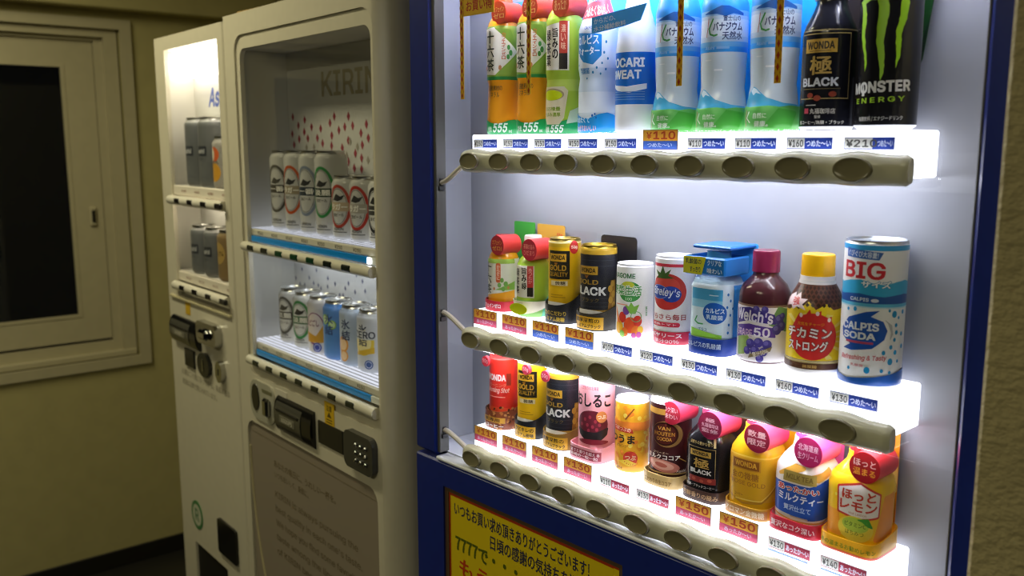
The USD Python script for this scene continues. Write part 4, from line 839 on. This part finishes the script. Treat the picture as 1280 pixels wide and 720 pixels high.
a = Art(); a.band(29, 24, 90, '#d8eaf6').rect(-20, 26, 25, 84, '#d2e8f4').rect(-20, 68, 25, 84, '#4aa6da').rect(-20, 60, 25, 70, '#8ac8e6').ell(15, 54, 16, 13.5, '#1f62c4').text('カルピス', 3, 54, 28, 60.5, '#e4f0fc', 2).text('乳酸菌', 4, 46, 26, 52, '#cfe4fa', 1).line([(-10, 48), (-13, 42), (-8, 39), (-1, 39)], 1.8, '#4aa86a').text('プラス', -8, 30, 6, 34.5, '#5a8aa8', 1).poly([(-20, 22), (25, 22), (25, 27), (0, 30), (-20, 33)], '#8fce4a')
a.dots([(32, 78, 1.5), (36, 70, 1.5), (31, 62, 1.5), (36, 52, 1.5), (34, 40, 1.5), (33, 30, 1.5), (40, 60, 1.4)], '#2a78c4').rect(8, 76, 20, 77.2, '#d2ecf8').rect(41, 22, 95, 88, '#3a94e0')
bottle_parts(t, pr, '#bcd9ec', 112, 15, 18, '#58b8ea', a, n=3.2)
cl = put(t, 'collar_card', diff(cbox(-0.030, 0.032, -0.033, 0.020, 0.101, 0.124, 0.002), cbox(-0.027, 0.029, -0.030, 0.017, 0.09, 0.13, 0)), M['print'], '#1f74c4', smooth=False)
a = Art(); a.poly([(-30, 102), (-30, 123), (4, 124), (-2, 101.5)], '#d2cf2e').text('乳酸菌の', -27, 114, -3, 121, '#3a4a4a', 2).text('すっきり', -20, 104, -4, 111, '#3a4a4a', 2).text('クリアな', 6, 114, 27, 121, '#cfe4fa', 2).text('味わい', 6, 104, 28, 111, '#e4f0ff', 2); show(cl, a, Flat((0, -0.0331, 0)), 'collar_print', one=True)
put(cl, 'top_flap', cbox(-0.022, 0.034, -0.026, 0.0305, 0.1335, 0.138, 0.0015), M['print'], '#1f70cc', smooth=False)
card(t, -0.004, 0.036, 0.004, 0.138, '#3a9ae0', y=0.031)
stand(t, 30.5, 21, 25, '#20429e', Art().text('カルピスの乳酸菌', -26, 9, 26, 16, '#c4d4f2', 2), n=3.4, th0=0)
t = product(1, 7, 'grape_juice_bottle', 'purple grape juice bottle with maroon cap and grape label, on the middle shelf', 'bottle')
pr = [(0, 24), (2, 29), (6, 31), (70, 31), (75, 30.5), (86, 30), (95, 26), (102, 19), (106, 15.5), (112, 15)]
a = Art(); a.band(31, 4, 73, '#e4dfe0').band(31, 70.5, 73, '#8a6a5a').poly([(22, 50), (48, 40), (56, 66), (34, 72)], '#6f9a5a', 2).poly([(-20, 8), (-20, 44), (0, 34), (-6, 12)], '#8fae5a', 2)
a.poly([(-24, 47), (-24, 66), (0, 70), (30, 62), (32, 50), (0, 54)], '#40308a', 1).text("Welch's", -22, 52, 28, 66, '#e8e4f2', 2, rot=-4)
a.poly([(-24, 30), (-24, 45), (0, 50), (30, 46), (32, 34), (0, 37)], '#5a3a9a', 1).text('GRAPE', -22, 34, 4, 43, '#d8b8d8', 1).text('50', 6, 34.5, 25, 46, '#f0ecf6', 2)
for (x, y, r) in [(36, 56, 6), (40, 48, 5.5), (33, 44, 6), (40, 60, 4), (2, 26, 5.5), (12, 28, 5.5), (22, 26, 5.5), (8, 18, 5.5), (18, 17, 5), (14, 9, 4.5), (-2, 17, 4.5), (8, 68, 4), (18, 68, 4)]: a.ell(x, y, r, r*1.05, '#4a3f94').ell(x-r*0.25, y+r*0.3, r*0.5, r*0.5, '#6f66b4')
a.poly([(0, 8), (26, 18), (28, 24), (2, 13)], '#8a7a5a').text('果汁50%', 5, 12, 24, 18.5, '#e8e0cc', 1, rot=18).text('WELCH', -22, 6, -8, 9, '#9a8aa4', 1)
bottle_parts(t, pr, '#4c262c', 110, 16.2, 26, '#86274a', a, lab='print')
t = product(1, 8, 'vitamin_drink_bottle', 'yellow and brown soda bottle can with a yellow cap and red circle', 'bottle')
pr = [(0, 28), (2, 30), (5, 32), (78, 32), (86, 30), (104, 20.5), (108, 19.5), (113, 19.5)]
a = Art(); a.band(32, 16, 86, '#efd01e').band(32, 74, 104, '#5a3424').band(32, 8, 15, '#5a3a20').band(32, 14.6, 18.5, '#e6d6a0').band(32, 17.6, 18.2, '#5a3a20').band(32, 1, 8, '#e4e2e0').band(32, 104, 108, '#c9c4c0')
a.poly([(-30, 66), (-10, 80), (-4, 76), (8, 86), (16, 77), (28, 84), (36, 77), (60, 80), (60, 60), (-30, 60)], '#efd01e')
for rr in range(5):
    for k in range(-3, 10):
        uu, vv = k*6.2+(rr % 2)*3.1, 82+rr*4.6
        if not (vv < 84 and abs(uu-12) > 50): a.add(affinity.translate(Point(0, 0).buffer(2.5, quad_segs=1), uu, vv), '#33190f')
for k in range(-3, 6): a.poly([(14, 46), (14+62*math.cos(0.42*k-0.05), 46+27*math.sin(0.42*k-0.05)), (14+62*math.cos(0.42*k+0.08), 46+27*math.sin(0.42*k+0.08))], '#f4e27a')
a.band(32, 0.9, 8, '#e4e2e0').band(32, 8, 15, '#5a3a20').text('微炭酸', 4, 9.5, 20, 13.5, '#c4a05a', 1)
a.ell(14, 46, 27, 27, '#d0302c').poly([(-8, 62), (-2, 73), (2, 66), (10, 78), (12, 68), (22, 77), (22, 66), (34, 70), (34, 58)], '#d0302c', 0.6).dots([(0, 70, 2), (18, 73, 2), (31, 66, 2)], '#f0e2dc')
a.text('元気をチャージ', -4, 58.5, 26, 62.5, '#e8a020', 2).text('チカミン', -18, 44, 35, 56, '#f4eeea', 3, edge='#7a2a20', ew=0.7).text('ストロング', -16, 29, 31, 41, '#f4eeea', 3, edge='#7a2a20', ew=0.7)
a.poly([(-24, 90), (-15, 94), (-12, 90), (-6, 95), (-3, 88), (6, 88), (0, 82), (5, 76), (-6, 79), (-12, 75), (-15, 80), (-24, 78)], '#e8d2d4').text('強', -14, 80, -4, 90, '#d23a3c', 2, rot=12)
bottle_parts(t, pr, '#e0d8d2', 112, 18.6, 25.5, '#e4ac14', a, lab='print')
t = product(1, 9, 'soda_can', 'tall white and blue soda can with red BIG lettering, far right of the middle shelf', 'can')
a = Art(); a.band(33, 150, 155.5, '#2f9fdc')
a.wave(-103, 103, 96, (116, 116), '#35aadc', 2.5, 4, 0.3).wave(-103, 103, 92, (102, 102), '#2558a8', 1.5, 4, 0.3).band(33, 88, 93, '#5cbce4').band(33, 88, 89.5, '#bfe2f2')
a.poly([(-20, 152), (22, 148), (18, 140), (-20, 142)], '#3f6ab8').text('ぐびぐび大容量!', -18, 142.5, 17, 149, '#dfe8f6', 2, rot=-3).text('BIG', -22, 119, 25, 138, '#c8303a', 2, rot=-1, edge='#f0eef4', ew=0.6).text('サイズ', 1, 110, 32, 117.5, '#f4f6fa', 3, edge='#1f88c0', ew=0.6).text('CALPIS', -11, 95, 10, 99, '#e0eaf6', 2).ell(16, 96.5, 4, 2, '#e0eaf6')
a.poly([(-22, 63), (-12, 76), (8, 84), (22, 86), (13, 79), (26, 74), (31, 64), (28, 54), (16, 44), (-6, 40), (-18, 41), (-8, 47), (-20, 54)], '#1d55b4', 0.3).poly([(24, 79), (36, 70), (38, 60), (32, 48), (18, 39), (34, 50), (35, 62), (31, 72)], '#b8bcc4', 0.4)
a.text('CALPIS', -20, 63, 22, 72, '#e6eef8', 3).text('SODA', -18, 53, 19, 61, '#e6eef8', 3).rect(-14, 48.5, 17, 51, '#b84a68').text('Refreshing & Tasty', -20, 29, 32, 36, '#c83a4c', 1, shear=12, rot=3).text('乳酸菌', -6, 23, 8, 26, '#d88a94', 1)
a.dots([(-13, 85, 1.6), (-4, 86, 2), (32, 86, 1.4), (38, 82, 3), (44, 78, 1.4), (41, 70, 1.8), (42, 62, 2), (40, 54, 1.8), (36, 46, 2), (28, 40, 2), (42, 40, 2.2), (36, 30, 3), (46, 30, 1.6), (27, 20, 1.8), (12, 20, 3), (36, 18, 1.6), (-8, 20, 1.6), (50, 60, 2), (52, 46, 2), (50, 84, 2)], '#1f96d4')
a.poly([(-110, 3), (-110, 20), (-40, 14), (-10, 9), (20, 13), (60, 20), (110, 20), (110, 3)], '#1f5ab0').band(33, 0.8, 3.2, '#d4dcec')
can_parts(t, 160, 33, '#eff2f6', '#d4dae2', a, 'metal')

# ---- bottom row
t = product(2, 0, 'coffee_can', 'red coffee can in a stand of printed beans, leftmost on the bottom shelf', 'can')
a = Art(); a.text('WONDA', -15, 79, 23, 90, '#f4e4e0', 3).rect(24, 72, 32, 92, '#8a2a22').text('モーニング', -8, 69, 24, 75, '#e8907a', 1).text('Morning Shot', -12, 58, 29, 68, '#f4d4cc', 1, shear=14).rect(-8, 52, 22, 53.2, '#f0b0a0').band(24, 117, 121, '#d23a3a').ell(2, 30, 34, 6, '#e6542e')
can_parts(t, 118, 24, '#de2f26', '#d83a34', a); badge(t, 0.108, 0.0085, ['50g'], face='#c8283c', side='#d03a44', x=-0.016, y=-0.0265, depth=0.005)
s = Art(); rng = np.random.default_rng(3)
for k in range(70): s.ell(rng.uniform(-30, 62), rng.uniform(1, 40), 2.6, 1.8, ['#7a3a22', '#b8703a', '#5a2a1a', '#c98a4e'][k % 4], rng.uniform(0, 180))
s.rect(-24, 11, 27, 20, '#cf9a3a').text('朝専用', -14, 12.5, 18, 18.5, '#4a2a12', 2).text('缶コーヒー', -22, 2.5, 24, 9.5, '#f0ece4', 2)
stand(t, 28.5, 29, 40, '#8f4a2c', s, th0=-10)
wonda_gold(2, 1, 'ribbed yellow coffee can in a black and gold stand, on the bottom shelf')
wonda_black(2, 2, 'black coffee can with white lettering and a beans band, on the bottom shelf')
t = product(2, 3, 'red_bean_soup_can', 'pink sweet red bean soup can with a pictured bowl, on the bottom shelf', 'can')
a = Art(); a.band(26.5, 2, 118, '#e6a2aa').text('こだわりの北海道', -6, 106, 22, 112, '#c25a6a', 1).text('おしるこ', -17, 81, 42, 101, '#2a2226', 4)
a.ell(12, 55, 25, 21, '#6a2230').dots([(2, 62, 2.2), (10, 66, 2.2), (18, 60, 2.2), (24, 55, 2.2), (6, 54, 2.2), (14, 52, 2.2), (-4, 54, 2.2), (20, 48, 2.2), (8, 46, 2.2), (28, 62, 2)], '#a03a4a').poly([(-14, 50), (-8, 38), (4, 30), (24, 30), (36, 40), (38, 52), (20, 44), (2, 44)], '#2a2628', 2).ell(27, 67, 8, 8.5, '#d88a4a').text('つぶ', 21, 64, 33, 70, '#f4e4cc', 2).ell(14, 29, 24, 4, '#8a2a3a')
can_parts(t, 120, 26.5, '#eab0b4', '#f0dcd8', a)
stand(t, 31, 21, 30, '#eaa0aa', Art().rect(-27, 3.5, 34, 17, '#9a2c40').text('甘さと香りを超える', -23, 10.6, 31, 15.8, '#f4d8dc', 1).text('宮崎の一粒一粒', -23, 4.8, 29, 9.6, '#f4d8dc', 1), n=5, th0=0)
t = product(2, 4, 'peach_juice_can', 'slim orange and yellow pulpy juice can with a white lid, on the bottom shelf', 'can')
a = Art(); rng = np.random.default_rng(8); a.band(25.5, 3, 97, '#f2b02a')
for k in range(60): a.ell(rng.uniform(-40, 60), rng.uniform(6, 94), rng.uniform(2, 6), rng.uniform(2, 4), ['#f6c83c', '#f09a2c', '#f8d860', '#ee8a30'][k % 4], rng.uniform(0, 180))
a.rect(-70, 62, 70, 74, '#f08a34').poly([(-20, 68), (18, 64), (20, 58), (-18, 60)], '#cf3a28').text('つぶつぶの', -14, 60.5, 16, 66, '#f8d8c0', 1, rot=-4).text('つうま', -20, 42.5, 22, 55, '#2f2620', 3).text('オレンジ', -8, 37, 12, 41, '#6a4420', 1).ell(16, 22, 11, 10, '#d2402c').text('つぶ', 8, 19, 24, 26, '#f4d0b0', 2).poly([(-4, 16), (14, 10), (26, 14), (12, 20)], '#f8d44a').line([(8, 78), (20, 93)], 2, '#8a4a20').text('果汁', -8, 4, 4, 8, '#8a5a20', 1)
can_parts(t, 104, 23.6, '#f0b43a', '#f0f0f2', a, rn=25.5)
t = product(2, 5, 'cocoa_can', 'dark brown milk cocoa can with a gold medallion and red badge', 'can')
a = Art(); a.band(28, 20, 112, '#43181a').band(28, 100, 108, '#b88a3a').ell(13, 74, 22, 18, '#8a6a3a').ell(10, 74, 19, 16, '#33100f').ell(10, 74, 16, 14, '#531d1a').text('VAN', 0, 79, 18, 84, '#c0903c', 2).text('HOUTEN', -5, 71.5, 24, 77, '#c0903c', 2).text('COCOA', -1, 64.5, 20, 69.5, '#c0903c', 2)
a.poly([(36, 58), (48, 30), (60, 28), (60, 66), (50, 84)], '#5f1f18', 2).line([(30, 42), (44, 34), (52, 52)], 1.4, '#c89a4a').text('クリーミー', -6, 46, 16, 49.5, '#d8c4a8', 1).text('ミルクココア', -17, 38.5, 32, 45.5, '#f0e6dc', 2).ell(8, 30, 24, 8.5, '#c87a6a', -8).ell(6, 31, 18, 6, '#e0a894', -8).ell(6, 31, 9, 3, '#b8604e', -8).text('Asahi', 27, 21.5, 41, 25.5, '#e4d8cc', 2).band(28, 19, 21, '#c4a060')
can_parts(t, 118, 28, '#3a1416', '#e2e2e6', a); badge(t, 0.105, 0.0155, ['コク深い', '味わい'], face='#b8283e', side='#d83a56', x=0.019, y=-0.026, depth=0.040, ink='#f2c0c8')
stand(t, 30.5, 17, 17, '#d9b878', Art().text('こだわりの生ココア', -20, 4, 24, 10.5, '#8a6430', 2), n=3.4, th0=0)
def hotcap(t, **k): badge(t, 0.104, 0.0178, x=0.016, y=-0.030, depth=0.044, **k)
t = product(2, 6, 'coffee_bottle', 'small black coffee bottle with a dark red badge in a brown stand', 'bottle')
pr = [(0, 28), (3, 30), (72, 30.5), (82, 29), (94, 20), (102, 15), (108, 14), (112, 14)]
a = Art(); a.add(sbox(-17, 26, 24, 72).difference(sbox(-16.2, 26.8, 23.2, 71.2)), '#8a7848').rect(-13, 60, 18, 68, '#b08e3e').text('WONDA', -10, 62, 15, 66.5, '#33281a', 3).text('極', -7, 44.5, 16, 57.5, '#b8964a', 3).text('BLACK', -12, 37, 19, 43, '#d0d0d0', 3).rect(-14, 25, 25, 33, '#8a2e28').dots([(-6, 29, 3), (6, 28, 3), (17, 30, 3)], '#b85a44', 0.7).text('深煎りの豊かな香り', -14, 75.5, 20, 80, '#b8a468', 1).rect(21, 74, 24, 86, '#d8c890').text('無糖・ブラックコーヒー', -18, 18.5, 24, 22.5, '#c8c4bc', 1)
bottle_parts(t, pr, '#1c1b20', 108, 14, 14, '#a03a5a', a, n=2.6); hotcap(t, lines=['極', '丸福珈琲店', '監修'], face='#861f42', side='#c83a6a', ink='#e8b4c4')
card(t, -0.030, 0.036, 0.070, 0.128, '#5a3430', y=0.033); stand(t, 31.5, 15, 19, '#4a3228', Art().text('芳醇香りの極み', -24, 4.5, 30, 11.5, '#c09a70', 2), n=3.6, th0=0)
t = product(2, 7, 'coffee_bottle', 'golden yellow coffee bottle with a limited-edition red badge, on the bottom shelf', 'bottle')
pr = [(0, 28), (3, 30), (74, 30.5), (84, 29), (96, 22), (104, 16), (110, 15), (114, 15)]
a = Art(); a.band(30.5, 22, 78, '#d8a420').band(30.5, 77, 79, '#e9bf4a').rect(-18, 60.5, 22, 75, '#c48c2a').rect(-16, 62, 20, 73.5, '#8f5620').text('WONDA', -13, 64.5, 17, 71.5, '#d8a43c', 3).text('金の微糖', -18, 48.5, 20, 58, '#a5702a', 2).text('ROSE GOLD', -18, 41, 28, 46.5, '#a5702a', 1).line([(-24, 26), (0, 18), (24, 22), (44, 40)], 3, '#b8861c').line([(-10, 22), (24, 24), (46, 44)], 1.5, '#ecc85a').text('コーヒー', -12, 26, 0, 30, '#8a5a20', 1)
bottle_parts(t, pr, '#e2b01e', 110, 15, 14, '#d83a56', a, n=2.8); hotcap(t, lines=['数量', '限定'], face='#93203c', side='#dc3c5c', ink='#eec4c8')
card(t, -0.032, 0.034, 0.060, 0.126, '#dca61c', y=0.033); stand(t, 32, 14, 22, '#d8a63a', Art().rect(-30, 1.5, 34, 12.5, '#c08a50').text('アロマン金微糖', -26, 3, 30, 11, '#e8d4b0', 2), n=4, th0=0)
t = product(2, 8, 'milk_tea_bottle', 'white and blue milk tea bottle with a pink card and magenta badge', 'bottle')
pr = [(0, 28), (3, 31), (66, 32), (80, 31), (92, 24), (102, 16), (110, 14.5), (114, 14.5)]
a = Art(); a.band(32, 18, 92, '#e9e0da').poly([(-30, 66), (0, 86), (20, 84), (0, 74)], '#e8b048', 2).poly([(10, 74), (50, 84), (54, 76), (30, 68)], '#dca84a', 2).poly([(-34, 26), (-34, 62), (20, 62), (40, 70), (70, 74), (70, 24), (20, 21)], '#2450ae', 1)
a.rect(-13, 64, 28, 77, '#a8924a').text('MILK TEA', -9, 67.5, 24, 73.5, '#7a6630', 2).text('あったかい', -20, 52.5, 32, 60, '#c43a3c', 3, edge='#f0e8e4', ew=0.6).text('ミルクティー', -19, 40, 38, 50, '#f0eef4', 2).text('贅沢仕立て', -11, 29, 23, 36, '#c4d2ee', 1).rect(-2, 21.5, 20, 23, '#b8a898').line([(-30, 22), (0, 17), (40, 19), (60, 28)], 2, '#dca24a')
bottle_parts(t, pr, '#ece2dc', 108, 15, 14, '#e24a8a', a, n=3.2); hotcap(t, lines=['北海道産', '生クリーム'], face='#b02460', side='#e44a90', ink='#f0c0d8')
card(t, -0.030, 0.027, 0.060, 0.126, '#d85aa0', y=0.034); stand(t, 34, 17, 24, '#c8263e', Art().text('贅沢なコク深い', -27, 5, 30, 13, '#f4d8dc', 2), n=5, th0=0)
t = product(2, 9, 'lemon_drink_bottle', 'bright yellow hot lemon bottle with an orange card and red badge, far right below', 'bottle')
pr = [(0, 28), (3, 31), (76, 32), (86, 30), (96, 22), (103, 16), (110, 14.5), (114, 14.5)]
a = Art(); a.band(32, 20, 90, '#f6c81c').poly([(30, 18), (70, 18), (70, 70), (44, 70)], '#f39a2c', 3).poly([(-30, 18), (-6, 18), (-10, 48), (-30, 48)], '#f2a02a', 2)
a.poly([(-12, 46), (-13, 78), (14, 86), (38, 74), (37, 46), (12, 42)], '#cf3a34', 2).poly([(-10, 48), (-11, 76), (14, 83.5), (36, 72.5), (35, 48), (12, 44.5)], '#f0eae6', 1.5)
a.text('ほっと', -7, 64.5, 31, 76, '#d2402c', 3).text('レモン', -9, 52, 33, 63, '#d2402c', 3).text('Hot Lemon', 2, 47.5, 22, 50.5, '#c89a80', 1).ell(10, 31, 20, 15, '#f0d84a').ell(10, 36, 15, 8.5, '#b8cf4a').poly([(10, 43), (24, 46), (30, 34), (24, 36), (18, 41)], '#4aa03a', 0.8).text('ビタミンC', -2, 33.5, 22, 39, '#5a7a2a', 1).text('はちみつ', -1, 24, 20, 29, '#8a8a2a', 1)
a.dots([(-14, 66, 1.5)], '#f4e060')
bottle_parts(t, pr, '#f4c41c', 108, 15, 14, '#d8282c', a, n=3.2); hotcap(t, lines=['ほっと', '温まる'], face='#a51d24', side='#de2c34', ink='#f0c4c0', ink2='#f0a03a')
card(t, -0.034, 0.025, 0.004, 0.132, '#ef9424', y=0.034, art=Art().poly([(-34, 60), (-34, 96), (0, 118), (24, 104), (25, 84), (25, 60)], '#f8e08a', 3))
stand(t, 34.5, 17, 26, '#efb018', Art().text('冬の温まるお勧めレモン', -30, 5.5, 36, 11.5, '#7a8a1c', 2).rect(-110, 0.2, 110, 3.0, '#e0603a'), n=5, th0=0)
